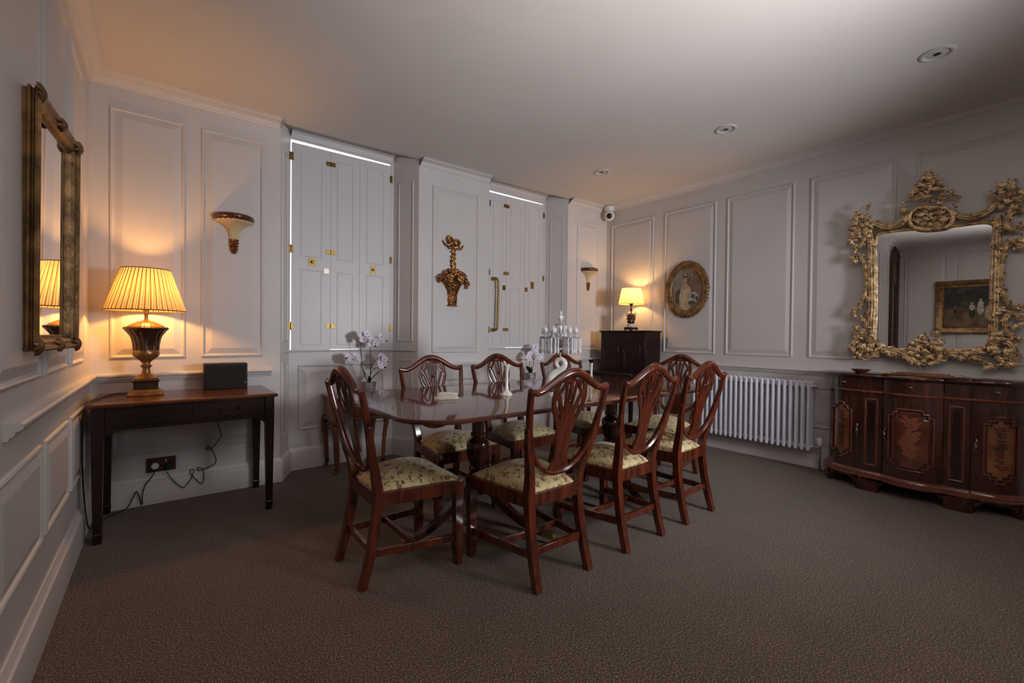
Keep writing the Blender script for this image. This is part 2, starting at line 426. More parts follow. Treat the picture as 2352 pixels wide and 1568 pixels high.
wb = MB()
quad(wb, (XL, YB), (0.675, YB), 0, ZT); quad(wb, (1.775, YB), (2.535, YB), 0, ZT); quad(wb, (3.635, YB), (XR, YB), 0, ZT)
panel(wb, (-0.252, YB), (0.116, YB), *UP); panel(wb, (0.200, YB), (0.566, YB), *UP); panel(wb, (-0.245, YB), (0.56, YB), 0.315, 0.682)
panel(wb, (1.908, YB), (2.406, YB), *UP); panel(wb, (1.908, YB), (2.406, YB), *LO)
panel(wb, (3.782, YB), (4.164, YB), *UP); panel(wb, (3.782, YB), (4.164, YB), *LO)
NARROW = [(0, 0), (0.004, 0.007), (0.010, 0.007), (0.014, 0.0015), (0.02, 0.0015)]
WINS = [(0.675, 0.78, 1.64, 1.775, 0.795, 1.610), (2.535, 2.66, 3.50, 3.635, 2.695, 3.462)]
ZS0, ZS1 = 0.952, 2.592
for (xa, xb, xc, xd, s0, s1) in WINS:
    quad(wb, (xa, YB), (xb, YW), 0, ZT); quad(wb, (xc, YW), (xd, YB), 0, ZT)
    quad(wb, (xb, YW), (xc, YW), 0, ZS0); quad(wb, (xb, YW), (xc, YW), ZS1+0.017, ZT)
    quad(wb, (xb, YW), (s0-0.0070, YW), ZS0, ZS1+0.017); quad(wb, (s1+0.001, YW), (xc, YW), ZS0, ZS1+0.017)
    for (a, b) in (((s0-0.0070, YW), (s0-0.0070, YW+0.06)), ((s1+0.001, YW+0.06), (s1+0.001, YW))): quad(wb, a, b, ZS0, ZS1+0.017)
    wb.add([(s0-0.0070, YW, ZS0), (s1+0.001, YW, ZS0), (s1+0.001, YW+0.06, ZS0), (s0-0.0070, YW+0.06, ZS0)], [[0, 1, 2, 3]])
    wb.add([(s0-0.0070, YW, ZS1+0.017), (s1+0.001, YW, ZS1+0.017), (s1+0.001, YW+0.06, ZS1+0.017), (s0-0.0070, YW+0.06, ZS1+0.017)], [[3, 2, 1, 0]])
    panel(wb, (s0+0.05, YW), (s1-0.05, YW), 0.31, 0.835)
    for (p, q) in (((xa, YB), (xb, YW)), ((xc, YW), (xd, YB))):
        f = lambda t: (lerp(p[0], q[0], t), lerp(p[1], q[1], t))
        panel(wb, f(0.2), f(0.8), 1.02, 2.44, NARROW); panel(wb, f(0.2), f(0.8), 0.31, 0.86, NARROW)
struct(wb, 'wall_back', M['paint'], smooth=False)

def ring(pts, z, closed, prof, name, mat=M['trim'], zf=None):
    mb = MB(); mb.mould([(x, y, zf(x) if zf else z) for x, y in pts], prof, (0, 0, 1), closed, flip=False)
    return struct(mb, name, mat, angle=25)
CORN = [(0, -0.055), (0.010, -0.055), (0.014, -0.046), (0.020, -0.044), (0.030, -0.026), (0.052, -0.014), (0.070, -0.012), (0.076, -0.004), (0.090, -0.004), (0.094, 0.0)]
ring([LOOP[9], LOOP[10], LOOP[11], LOOP[12], LOOP[13]], 0, False, CORN, 'trim_1', zf=lambda x: zc(x)+0.001)
ring([(2.531, YB), (1.779, YB)], 0, False, CORN, 'trim_7', zf=lambda x: zc(x)+0.001)
ring([LOOP[0], LOOP[1], (3.639, YB)], 0, False, CORN, 'trim_8', zf=lambda x: zc(x)+0.001)
CORN2 = [(a*0.8, b*0.85) for a, b in CORN]
for k, q in ((9, LOOP[3:5]), (10, LOOP[7:9])):
    ring([(q[0][0]-0.01, q[0][1]), (q[1][0]+0.01, q[1][1])], 0, False, CORN2, 'trim_%d' % k, zf=lambda x: zc(x)+RH+0.001)
DADO = [(0, -0.050), (0.010, -0.050), (0.013, -0.040), (0.022, -0.036), (0.024, -0.026), (0.034, -0.022), (0.040, -0.014), (0.040, -0.006), (0.034, 0.0), (0, 0.002)]
ring([(0.615, YB), (XL, YB), (XL, 1.79)], 0.828, False, DADO, 'trim_2')
ring([(2.50, YB), (1.81, YB)], 0.826, False, DADO, 'trim_3')
ring([(XR, YF+0.05), (XR, YB), (3.67, YB)], 0.826, False, DADO, 'trim_4')
LEDGE = [(0, -0.012), (0.012, -0.010), (0.016, -0.004), (0.014, 0.0), (0, 0.001)]
ring([(1.765, YB+0.015), (1.64, YW), (0.78, YW), (0.685, YB+0.02)], 0.947, False, LEDGE, 'trim_5')
ring([(3.628, YB+0.015), (3.50, YW), (2.66, YW), (2.545, YB+0.02)], 0.947, False, LEDGE, 'trim_6')
BASE = [(0, 0.172), (0.006, 0.172), (0.010, 0.160), (0.016, 0.150), (0.022, 0.146), (0.024, 0.138), (0.024, 0), (0, 0)]
i0 = LOOP.index((XR, YB)); i1 = LOOP.index((XL, YB))
ring(LOOP[i0:i1+1], 0, False, BASE, 'baseboard_back')
ring(LOOP[i1:i1+2], 0, False, BASE, 'baseboard_left')
ring([LOOP[0], LOOP[1]], 0, False, BASE, 'baseboard_right')
ring(LOOP[i1+1:], 0, False, BASE, 'baseboard_alcove')

# ------------------------------------------------------------------ windows and their folding shutters
for k, (xa, xb, xc, xd, s0, s1) in enumerate(WINS):
    w = MB(); w.box(s0-0.02, s1+0.02, YW+0.030, YW+0.034, ZS0+0.0005, ZS1+0.06)
    o = struct(w, 'window_%d' % (k+1), M['daylight'], 'bright daylight pane just showing round the edges of the shutters', smooth=False)

def shutter_leaf(x0, x1, parent, splits=((0.99, 1.60), (1.70, 2.52)), dx=0.0, top=ZS1, top2=None, z0_=0.0035):
    mb = MB(); y0, y1 = YW-0.004, YW+0.018
    tb = top if top2 is None else top2; mb.hexa([(x0, y0, ZS0+z0_), (x1, y0, ZS0+z0_), (x1, y1, ZS0+z0_), (x0, y1, ZS0+z0_)], [(x0, y0, top), (x1, y0, tb), (x1, y1, tb), (x0, y1, top)])
    m = 0.055*(x1-x0)/0.25
    for z0, z1 in splits:
        path = [(x0+m, y0, z0), (x1-m, y0, z0), (x1-m, y0, z1), (x0+m, y0, z1)]
        mb.mould(path, [(-0.001, -0.001), (0.001, 0.004), (0.006, 0.004), (0.009, 0.0005), (0.012, 0.0005)], (0, -1, 0))
    return mb.build('shutter_leaf', M['shutter'], parent, smooth=False)
def plate(name, parent, x, z, w, h, mat=M['brass'], y=YW-0.004, knob=0, screws=True):
    mb = MB(); mb.box(x-w/2, x+w/2, y-0.004, y, z-h/2, z+h/2)
    if name == 'hinge':
        mb.tube([(x, y-0.005, z-h/2), (x, y-0.005, z+h/2)], 0.004, 8)
    if knob:
        st = len(mb.v); mb.lathe([(knob*0.5, 0), (knob*0.5, 0.008), (knob, 0.012), (knob*0.8, 0.02), (0.001, 0.022)], 12)
        mb.xf(Matrix.Translation((x, y-0.003, z)) @ Matrix.Rotation(R(90), 4, 'X'), st)
    if screws:
        for sx in (-1, 1):
            for sz in (-1, 1):
                mb.sphere((x+sx*w*0.36, y-0.004, z+sz*h*0.3), 0.0022, 6)
    return mb.build(name, mat, parent, bevel=0.0008)
def shutters(xs, lab1, lab2, kset, brass, gap):
    x0, xm, xn, x1 = xs
    t = thing('folding_shutter', lab1, 'shutter', (0, 0, 0))
    l1 = shutter_leaf(x0, xm-0.001, t, top=ZS1-gap[0], top2=ZS1-gap[1], z0_=0.0006); l2 = shutter_leaf(xm+0.001, xn-0.0012, t, top=ZS1-gap[1], top2=ZS1-gap[2])
    t2 = thing('folding_shutter', lab2, 'shutter', (0, 0, 0))
    l3 = shutter_leaf(xn+0.0012, x1, t2, top=ZS1-gap[3], top2=ZS1-gap[4], z0_=0.001)
    for z in (2.475, 1.75, 1.143):
        plate('hinge', t, x0-0.006, z, 0.036, 0.062, brass)
        plate('hinge', t, xm, z+0.006, 0.074, 0.036, M['brass'] if z < 2 else brass)
        plate('hinge', t2, x1+0.005, z, 0.024, 0.062, brass)
    return t, t2
a1, a2 = shutters((0.797, 1.092, 1.332, 1.608), 'white folding shutter pair over the left window, with a fold down its middle', 'single white shutter leaf at the right of the left window', 0, M['brass_dk'], (0.006, 0.004, 0.002, 0.001, -0.002))
plate('knob_plate', a1, 0.950, 1.661, 0.056, 0.056, knob=0.013)
plate('latch', a1, 1.058, 1.600, 0.045, 0.045, M['silver_dk'])
plate('knob_plate', a2, 1.452, 1.648, 0.040, 0.075, knob=0.012)
b1, b2 = shutters((2.697, 2.921, 3.180, 3.460), 'white folding shutter pair over the right window, with a long brass pull bar', 'single white shutter leaf at the right of the right window', 1, M['brass_dk'], (0.001, 0.0, -0.001, -0.002, -0.004))
plate('knob_plate', b1, 2.897, 1.600, 0.042, 0.052, M['brass_dk'], knob=0.012)
plate('latch', b2, 3.207, 1.602, 0.038, 0.048, M['brass_dk'])
plate('latch', b2, 3.296, 1.655, 0.046, 0.075, M['brass_dk'])
mb = MB()
hx, hy = 2.775, YW-0.004
mb.tube(crom([(hx-0.03, hy-0.002, 1.683), (hx-0.01, hy-0.03, 1.688), (hx+0.004, hy-0.05, 1.655), (hx+0.008, hy-0.052, 1.55), (hx+0.006, hy-0.052, 1.40), (hx+0.003, hy-0.052, 1.24), (hx, hy-0.048, 1.165), (hx-0.012, hy-0.03, 1.142), (hx-0.03, hy-0.002, 1.142)], 5), 0.0125, 10)
for z in (1.683, 1.142): mb.box(hx-0.055, hx-0.008, hy-0.006, hy, z-0.02, z+0.02)
mb.build('pull_bar', M['brass'], b1)

# ------------------------------------------------------------------ ceiling lights, security camera
def downlight(x, y, lab):
    z = zc(x)
    t = thing('recessed_ceiling_light', lab, 'ceiling light', (x, y, z), 0, None)
    mb = MB(); mb.lathe([(0.075, 0.001), (0.074, -0.005), (0.066, -0.009), (0.056, -0.007), (0.050, -0.001), (0.030, 0.0)], 32, cap=False); mb.build('trim_ring', M['white_core'], t)
    mb = MB(); mb.lathe([(0.050, -0.001), (0.022, -0.0025), (0.018, -0.004), (0.001, -0.003)], 28); mb.build('baffle', M['white_core'], t)
    mb = MB(); mb.lathe([(0.017, -0.0042), (0.014, -0.0048), (0.001, -0.0048)], 20); mb.build('lens', M['dark_hole'], t)
downlight(3.32, 0.49, 'round recessed ceiling light nearest the right edge, above the sideboard')
downlight(3.31, 1.64, 'round recessed ceiling light in the middle of the line of three')
downlight(3.27, 2.80, 'small far round recessed ceiling light nearest the back corner')

t = thing('security_camera', 'small white dome security camera with a black lens in the back corner', 'security camera', (4.23, 3.50, 2.62))
mb = MB(); mb.lathe([(0.058, 0.025), (0.060, -0.012), (0.050, -0.030), (0.030, -0.036)], 24); mb.build('mount', M['whiteplastic'], t)
mb = MB(); mb.sphere((0, 0, 0), 0.062, 20); o = mb.build('camera_ball', M['whiteplastic'], t); o.location = (-0.012, -0.014, -0.086)
d = Vector((-0.70, -0.60, -0.25)).normalized(); q = d.to_track_quat('Z', 'Y').to_matrix().to_4x4()
mb = MB(); mb.lathe([(0.032, 0.050), (0.033, 0.058), (0.026, 0.061), (0.001, 0.0625)], 24); mb.xf(q); ln = mb.build('lens', M['blackplastic'], o)
# ------------------------------------------------------------------ dining chairs
def yb(z): return -0.190-0.22*(z-0.5)
def bp(x, z, dy=0): return (x, yb(z)+dy, z)
def make_chair(label):
    t = thing('dining_chair', label, 'chair', group='shield-back dining chairs')
    W = M['mahog']
    for s in (-1, 1):
        pts = crom([(s*0.158, -0.236, 0), (s*0.154, -0.200, 0.14), (s*0.150, -0.174, 0.29), (s*0.150, -0.168, 0.40), (s*0.158, -0.180, 0.475), bp(s*0.180, 0.55), bp(s*0.203, 0.63), bp(s*0.214, 0.70)], 5)
        n = len(pts); rad = []
        for i, p in enumerate(pts):
            z = p[2]; rad.append(0.0165+0.003*min(1, z/0.3) if z < 0.42 else lerp(0.0195, 0.011, min(1, (z-0.42)/0.28)))
        MB().tube(pts, rad, 4, sq=True, up=(0, 1, 0)).build('rear_leg', W, t, bevel=0.003)
        mb = MB(); mb.lathe([(0.016, 0), (0.0205, 0.085), (0.0215, 0.10), (0.018, 0.112), (0.0225, 0.395)], 4, (s*0.203, 0.203, 0), sq=True)
        for dx in (-0.009, 0, 0.009): mb.tube([(s*0.203+dx, 0.203+0.0205, 0.14), (s*0.203+dx, 0.203+0.0225, 0.33)], 0.0022, 6)
        mb.build('front_leg', W, t, bevel=0.002)
    fr = MB()
    fr.hexa([(-0.148, -0.185, 0.338), (0.148, -0.185, 0.338), (0.148, -0.152, 0.338), (-0.148, -0.152, 0.338)], [(-0.148, -0.185, 0.398), (0.148, -0.185, 0.398), (0.148, -0.152, 0.398), (-0.148, -0.152, 0.398)])
    fb = [(-0.224, 0.196), (0.224, 0.196), (0.224, 0.224), (0.1, 0.232), (-0.1, 0.232), (-0.224, 0.224)]
    fr.hexa([(x, y, 0.338) for x, y in fb], [(x, y, 0.400) for x, y in fb])
    for s in (-1, 1):
        q = [(s*0.166, -0.17), (s*0.226, 0.20), (s*0.203, 0.20), (s*0.140, -0.17)]
        fr.hexa([(x, y, 0.338) for x, y in q], [(x, y, 0.399) for x, y in q])
    fr.build('seat_frame', W, t, smooth=False, bevel=0.003)
    # upholstered seat, domed and sagging to pointed corners
    st = MB(); N = 18; vs = []
    for j in range(N+1):
        for i in range(N+1):
            u = 2*i/N-1; v = 2*j/N-1
            y = lerp(-0.172, 0.216, (v+1)/2); hw = lerp(0.150, 0.219, (v+1)/2)
            edge = 1-0.05*(1-v*v)
            x = u*hw*(1-0.04*(1-v*v)*abs(u))
            yy = y*(1-0.05*(1-u*u)*abs(v)) if v > 0 else y
            h = ((1-u*u)*(1-v*v))
            vs.append((x, yy, 0.396+0.080*h**0.62))
    fs = [[j*(N+1)+i, j*(N+1)+i+1, (j+1)*(N+1)+i+1, (j+1)*(N+1)+i] for j in range(N) for i in range(N)]
    rim = [i for i in range(N+1)]+[j*(N+1)+N for j in range(1, N+1)]+[N*(N+1)+i for i in range(N-1, -1, -1)]+[j*(N+1) for j in range(N-1, 0, -1)]
    b0 = len(vs); vs += [(vs[i][0], vs[i][1], 0.352) for i in rim]
    m = len(rim)
    fs += [[rim[k], b0+k, b0+(k+1) % m, rim[(k+1) % m]] for k in range(m)]+[[b0+k for k in range(m)]]
    st.add(vs, fs); st.build('seat_cushion', M['floral'], t, angle=60)
    # H stretchers
    for s in (-1, 1):
        MB().tube([(s*0.154, -0.198, 0.142), (s*0.203, 0.20, 0.125)], 0.0095, 4, flat=1.7, sq=True).build('side_stretcher', W, t, bevel=0.002)
    MB().tube([(-0.176, 0.0, 0.133), (0.176, 0.0, 0.133)], 0.009, 4, flat=1.6, sq=True).build('cross_stretcher', W, t, bevel=0.002)
    MB().tube([(-0.150, -0.193, 0.152), (0.150, -0.193, 0.152)], 0.009, 4, flat=1.8, sq=True).build('rear_stretcher', W, t, bevel=0.002)
    # shield back
    half = [(0, 0.472), (0.045, 0.476), (0.095, 0.497), (0.140, 0.538), (0.177, 0.598), (0.203, 0.672), (0.218, 0.745), (0.226, 0.81), (0.229, 0.852)]
    full = [(-x, z) for x, z in half[::-1]]+half[1:]
    pts = crom([bp(x, z) for x, z in full], 4)
    MB().tube(pts, 0.0138, 8, flat=1.15, up=(0, 1, 0)).build('shield_frame', W, t)
    cr = []; rr = []
    for i in range(41):
        x = -0.236+0.472*i/40; s_ = abs(x)/0.229
        f = 0.5+0.5*math.cos(PI*min(1, s_/0.88)); f = f**0.9
        z = 0.848+0.079*f+(0.006*(s_-0.88)/0.12 if s_ > 0.88 else 0)
        cr.append(bp(x, z)); rr.append(0.0150+0.0050*f)
    MB().tube(cr, rr, 10, flat=1.05, up=(0, 1, 0)).build('crest_rail', W, t)
    sp = MB()
    low = [(0.072, 0.474), (0.056, 0.498), (0.042, 0.545), (0.035, 0.62), (0.040, 0.67), (0.054, 0.715), (0.030, 0.722), (0.012, 0.70)]
    poly = [(-x, z) for x, z in low]+[(x, z) for x, z in low[::-1]]
    sp.prism(poly, lambda p, h: bp(p[0], p[1], h), 0.012); st0 = 0
    for i in range(len(sp.v)): sp.v[i] = (sp.v[i][0], sp.v[i][1]-0.006, sp.v[i][2])
    def rib(p, w, th=0.55):
        for s in ((-1, 1) if any(abs(a) > 1e-4 for a, b in p) else (1,)):
            sp.tube(crom([bp(s*x*1.08, z) for x, z in p], 5), w*1.30, 6, flat=th, up=(0, 1, 0.2))
    rib([(0.030, 0.56), (0.034, 0.65), (0.050, 0.71), (0.076, 0.765), (0.086, 0.815), (0.077, 0.865), (0.060, 0.905)], 0.0095)
    rib([(0.012, 0.56), (0.016, 0.66), (0.030, 0.735), (0.046, 0.785), (0.060, 0.82), (0.082, 0.85)], 0.0085)
    rib([(0.010, 0.60), (0.014, 0.70), (0.018, 0.77), (0.022, 0.83), (0.030, 0.90)], 0.0065)
    rib([(0, 0.56), (0, 0.93)], 0.0085)
    rib([(0.084, 0.80), (0.062, 0.835), (0.040, 0.87), (0.020, 0.905)], 0.007)
    rib([(0.082, 0.845), (0.050, 0.80), (0.030, 0.745)], 0.006)
    fan = [(0.086*math.cos(a), 0.884+0.048*math.sin(a)) for a in [PI*k/12 for k in range(13)]]
    st0 = len(sp.v); sp.prism(fan, lambda p, h: bp(p[0], p[1], h-0.005), 0.010)
    for k in range(1, 8):
        a = PI*k/8; sp.tube([bp(0.02*math.cos(a), 0.886+0.012*math.sin(a), -0.004), bp(0.072*math.cos(a), 0.886+0.040*math.sin(a), -0.004)], 0.0045, 6)
        sp.tube([bp(0.02*math.cos(a), 0.886+0.012*math.sin(a), 0.004), bp(0.072*math.cos(a), 0.886+0.040*math.sin(a), 0.004)], 0.0045, 6)
    sp.sphere(bp(0, 0.80, 0.004), 0.012, 10)
    sp.build('splat', M['mahog_dk'], t)
    return t
ch = make_chair('shield-back dining chair at the left head of the table, beside the console table')
ch.location = (0.897, 2.005, 0); ch.rotation_euler = (0, 0, R(-90))
dup(ch, (1.395, 1.618, 0), R(0), 'shield-back dining chair nearest the camera, first on the near long side')
dup(ch, (1.978, 1.612, 0), R(1), 'shield-back dining chair second along the near long side, between two other chairs')
dup(ch, (2.530, 1.618, 0), R(2), 'shield-back dining chair third along the near long side, in front of the radiator')
dup(ch, (1.449, 2.455, 0), R(180), 'far-side shield-back dining chair nearest the left window, behind the folded papers')
dup(ch, (2.010, 2.455, 0), R(180), 'middle shield-back dining chair of the far side, behind the cream candlestick')
dup(ch, (2.690, 2.455, 0), R(180), 'shield-back dining chair on the far side, behind the crystal candelabra')
dup(ch, (3.085, 1.985, 0), R(96), 'shield-back dining chair at the right head of the table, facing the camera')

# ------------------------------------------------------------------ dining table
t = thing('dining_table', 'long polished mahogany dining table with reeded edge on two turned pedestals', 'table', (1.89, 2.030, 0))
hx, hy = 1.155, 0.545
def rrect(hx, hy, n=10):
    pts = []
    for sx, sy, r, a0 in ((1, 1, 0.34, 0), (-1, 1, 0.34, 90), (-1, -1, 0.22, 180), (1, -1, 0.22, 270)):
        cx, cy = sx*(hx-r), sy*(hy-r)
        for k in range(n+1):
            a = R(a0+90*k/n); pts.append((cx+r*math.cos(a), cy+r*math.sin(a), 0))
    return pts
mb = MB(); rp = rrect(hx, hy)
prof = [(0.05, 0.7285), (0.009, 0.7295), (0.003, 0.731), (0.001, 0.7335), (0.0035, 0.736), (0.000, 0.739), (0.003, 0.742), (0.001, 0.745), (0.004, 0.748), (0.007, 0.7495), (0.012, 0.750)]
mb.mould(rp, prof, (0, 0, 1))
n = len(prof); N = len(rp)
mb.f.append([i*n for i in range(N)][::-1]); mb.m.append(0); mb.f.append([i*n+n-1 for i in range(N)]); mb.m.append(0)
mb.build('tabletop', M['table'], t, angle=35)
for px, angs in ((-0.51, (180, 62, -62)), (0.63, (0, 118, -112))):
    py = 0.02
    mb = MB(); mb.lathe([(0.050, 0.7285), (0.050, 0.710), (0.036, 0.695), (0.034, 0.60), (0.035, 0.545), (0.042, 0.540), (0.042, 0.530), (0.036, 0.525), (0.041, 0.510), (0.058, 0.498), (0.064, 0.485), (0.062, 0.44), (0.052, 0.385), (0.042, 0.365), (0.042, 0.357), (0.050, 0.350), (0.050, 0.340), (0.045, 0.335), (0.048, 0.32), (0.062, 0.30), (0.062, 0.215), (0.045, 0.205), (0.020, 0.195)], 28, (px, py, 0))
    mb.build('pedestal', M['table_dk'], t, angle=50)
    mb = MB(); mb.box(px-0.30, px+0.30, py-0.035, py+0.035, 0.704, 0.7285); mb.box(px-0.04, px+0.04, py-0.36, py+0.36, 0.704, 0.7285); mb.build('bearer', M['table_dk'], t, bevel=0.003)
    for a in angs:
        c, s = math.cos(R(a)), math.sin(R(a))
        P = lambda r, z: (px+c*r, py+s*r, z)
        pts = crom([(0.045, 0.285), (0.090, 0.235), (0.150, 0.172), (0.235, 0.112), (0.330, 0.068), (0.415, 0.050)], 5)
        mb = MB(); mb.tube([P(*p) for p in pts], [lerp(0.025, 0.015, i/(len(pts)-1)) for i in range(len(pts))], 4, sq=True, flat=1.0)
        for off in (-0.008, 0.008): mb.tube([(px+c*p[0]-s*off, py+s*p[0]+c*off, p[1]+lerp(0.030, 0.017, i/(len(pts)-1))) for i, p in enumerate(pts)], 0.0028, 6)
        lg = mb.build('pedestal_leg', M['table_dk'], t, bevel=0.002)
        mb = MB(); mb.tube([P(0.385, 0.056), P(0.445, 0.044)], [0.017, 0.015], 4, sq=True)
        st = len(mb.v); mb.lathe([(0.016, -0.009), (0.020, -0.006), (0.020, 0.006), (0.016, 0.009)], 16)
        mb.xf(Matrix.Translation(P(0.452, 0.020)) @ Matrix.Rotation(R(a), 4, 'Z') @ Matrix.Rotation(R(90), 4, 'X'), st)
        mb.tube([P(0.445, 0.05), P(0.452, 0.02)], 0.006, 6)
        mb.build('castor', M['brass'], lg, bevel=0.001)

# ------------------------------------------------------------------ things on the dining table
def candlestick(x, y, label, cupmat):
    t = thing('candlestick', label, 'candlestick', (x, y, 0.75), R(20), 'candlesticks on the dining table')
    mb = MB(); mb.lathe([(0.036, 0.0), (0.036, 0.006), (0.026, 0.016), (0.016, 0.024), (0.012, 0.032)], 8); mb.build('base', M['candle'], t, smooth=False, bevel=0.001)
    mb = MB(); mb.lathe([(0.012, 0.030), (0.0125, 0.040), (0.0095, 0.048), (0.0085, 0.10), (0.0105, 0.138), (0.014, 0.146)], 12); mb.build('stem', M['candle'], t)
    mb = MB(); mb.lathe([(0.0085, 0.144), (0.013, 0.152), (0.018, 0.160), (0.0205, 0.170), (0.018, 0.170), (0.010, 0.155), (0.001, 0.152)], 16); mb.build('candle_cup', cupmat, t)
candlestick(1.505, 1.955, 'cream candlestick standing on the table behind the pile of folded papers', M['candle'])
candlestick(2.372, 2.105, 'candlestick with a dark cup, standing right of the crystal candelabra', M['iron'])

def papers():
    for k, (dx, dy, rz, w, h, th, lab) in enumerate([(0, 0, 14, 0.066, 0.048, 0.010, 'lowest folded white paper of the little pile on the dining table'), (0.006, 0.004, 24, 0.058, 0.045, 0.008, 'middle folded white paper of the little pile on the dining table'), (0.008, 0.002, 8, 0.056, 0.041, 0.009, 'topmost folded white paper of the little pile on the dining table')]):
        z = 0.7505+[0, 0.0105, 0.019][k]
        mb = MB(); q = [(-w, -h*0.7), (-w*0.6, -h), (w*0.7, -h), (w, -h*0.1), (w*0.65, h), (-w*0.7, h)]
        mb.hexa([(x, y, 0) for x, y in q], [(x*0.98, y*0.98, th*0.45) for x, y in q])
        mb.hexa([(x*0.97, y*0.97, th*0.45) for x, y in q], [(x*0.93, y*0.94, th) for x, y in q])
        o = mb.build('folded_paper', M['paper'], None, smooth=False, bevel=0.001)
        o.location = (1.165+dx, 2.03+dy, z); o.rotation_euler = (0, 0, R(rz-38)); tag(o, lab, 'paper', 'folded papers on the dining table')
papers()

def candelabra():
    t = thing('crystal_candelabra', 'cut crystal candelabra hung with glass drops on a twisted pale glass stem', 'candelabra', (2.02, 2.06, 0.75))
    G = M['crystal']
    mb = MB(); mb.lathe([(0.070, 0.0), (0.072, 0.008), (0.060, 0.020), (0.045, 0.030), (0.028, 0.036), (0.020, 0.046), (0.001, 0.048)], 20, rfun=lambda r, z, a: r*(1+0.05*math.cos(10*a))); mb.build('glass_foot', G, t, smooth=False)
    # twisted stem: a ribbon looping over itself, seen flat from the long side
    rt = Vector((0.79, -0.62, 0))
    pp = [(-0.055, 0.030), (-0.052, 0.062), (-0.030, 0.092), (0.002, 0.112), (0.026, 0.136), (0.028, 0.162), (0.010, 0.182), (-0.016, 0.176), (-0.024, 0.152), (-0.010, 0.132), (0.012, 0.112)]
    mb = MB(); q = crom([tuple(rt*x+Vector((0.62, 0.79, 0))*(0.006*math.sin(i))+Vector((0, 0, z))) for i, (x, z) in enumerate(pp)], 6)
    mb.tube(q, [lerp(0.026, 0.010, i/(len(q)-1)) for i in range(len(q))], 10, flat=0.55, up=(0.62, 0.79, 0)); mb.build('twisted_stem', M['frost'], t)
    mb = MB(); mb.lathe([(0.006, 0.175), (0.006, 0.225), (0.016, 0.23), (0.020, 0.245), (0.012, 0.258), (0.026, 0.285), (0.030, 0.305), (0.012, 0.318), (0.008, 0.33), (0.008, 0.395), (0.006, 0.42)], 14); mb.build('centre_column', M['silver'], t)
    mb = MB(); mb.lathe([(0.010, 0.404), (0.034, 0.400), (0.038, 0.410), (0.022, 0.414), (0.010, 0.424), (0.006, 0.432)], 20); mb.build('top_dish', G, t)
    mb = MB(); mb.sphere((0, 0, 0.450), 0.021, 10); mb.lathe([(0.004, 0.466), (0.010, 0.474), (0.009, 0.482), (0.001, 0.500)], 8); mb.build('finial', M['drop'], t, smooth=False)
    def drop(x, y, z, L):
        mb = MB(); mb.lathe([(0.0015, 0), (0.0048, -0.005), (0.0050, -L*0.55), (0.0036, -L*0.62), (0.0078, -L*0.76), (0.0066, -L*0.88), (0.0010, -L)], 6, (x, y, z)); return mb
    for k in range(12):
        a = 2*PI*k/12; drop(0.036*math.cos(a), 0.036*math.sin(a), 0.402, 0.082).build('crystal_drop', M['drop'], t, smooth=False)
    for k in range(6):
        a = 2*PI*k/6+0.35; cx, cy = 0.098*math.cos(a), 0.098*math.sin(a)
        pts = crom([(0.012*math.cos(a), 0.012*math.sin(a), 0.295), (0.05*math.cos(a), 0.05*math.sin(a), 0.270), (0.085*math.cos(a), 0.085*math.sin(a), 0.285), (cx, cy, 0.312)], 5)
        MB().tube(pts, 0.0038, 8).build('arm', M['silver'], t)
        mb = MB(); mb.lathe([(0.004, 0.312), (0.030, 0.318), (0.036, 0.328), (0.030, 0.326), (0.012, 0.322), (0.010, 0.335), (0.004, 0.345)], 16, (cx, cy, 0)); mb.build('drip_dish', G, t)
        mb = MB(); mb.sphere((cx, cy, 0.368), 0.021, 8); mb.lathe([(0.003, 0.380), (0.006, 0.388), (0.001, 0.402)], 6, (cx, cy, 0)); mb.build('crystal_ball', M['drop'], t, smooth=False)
        for j in range(8):
            b = 2*PI*j/8+a; drop(cx+0.033*math.cos(b), cy+0.033*math.sin(b), 0.322, 0.105).build('crystal_drop', M['drop'], t, smooth=False)
candelabra()
# ------------------------------------------------------------------ console table at the left, with lamp and radio
t = thing('console_table', 'dark mahogany console table with drawers, standing in the left corner', 'table', (0.127, 3.305, 0))
mb = MB(); mb.mould([(-0.430, -0.282, 0), (0.430, -0.282, 0), (0.430, 0.268, 0), (-0.430, 0.268, 0)], [(0.02, 0.694), (0.006, 0.694), (0.0, 0.700), (0.0, 0.708), (0.006, 0.714), (0.012, 0.715)], (0, 0, 1))
mb.f.append([0, 6, 12, 18][::-1]); mb.m.append(0); mb.f.append([5, 11, 17, 23]); mb.m.append(0)
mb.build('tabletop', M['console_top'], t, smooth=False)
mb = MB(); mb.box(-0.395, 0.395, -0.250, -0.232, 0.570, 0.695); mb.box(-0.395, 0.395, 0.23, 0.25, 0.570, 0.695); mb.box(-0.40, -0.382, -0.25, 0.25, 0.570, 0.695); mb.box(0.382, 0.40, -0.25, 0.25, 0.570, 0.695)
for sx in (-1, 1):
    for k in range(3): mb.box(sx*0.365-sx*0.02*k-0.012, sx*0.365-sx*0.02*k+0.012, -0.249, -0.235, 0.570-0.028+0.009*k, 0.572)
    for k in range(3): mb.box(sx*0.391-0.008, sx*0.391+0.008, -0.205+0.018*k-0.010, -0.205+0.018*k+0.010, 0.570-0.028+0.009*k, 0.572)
mb.build('apron', M['console'], t, bevel=0.002)
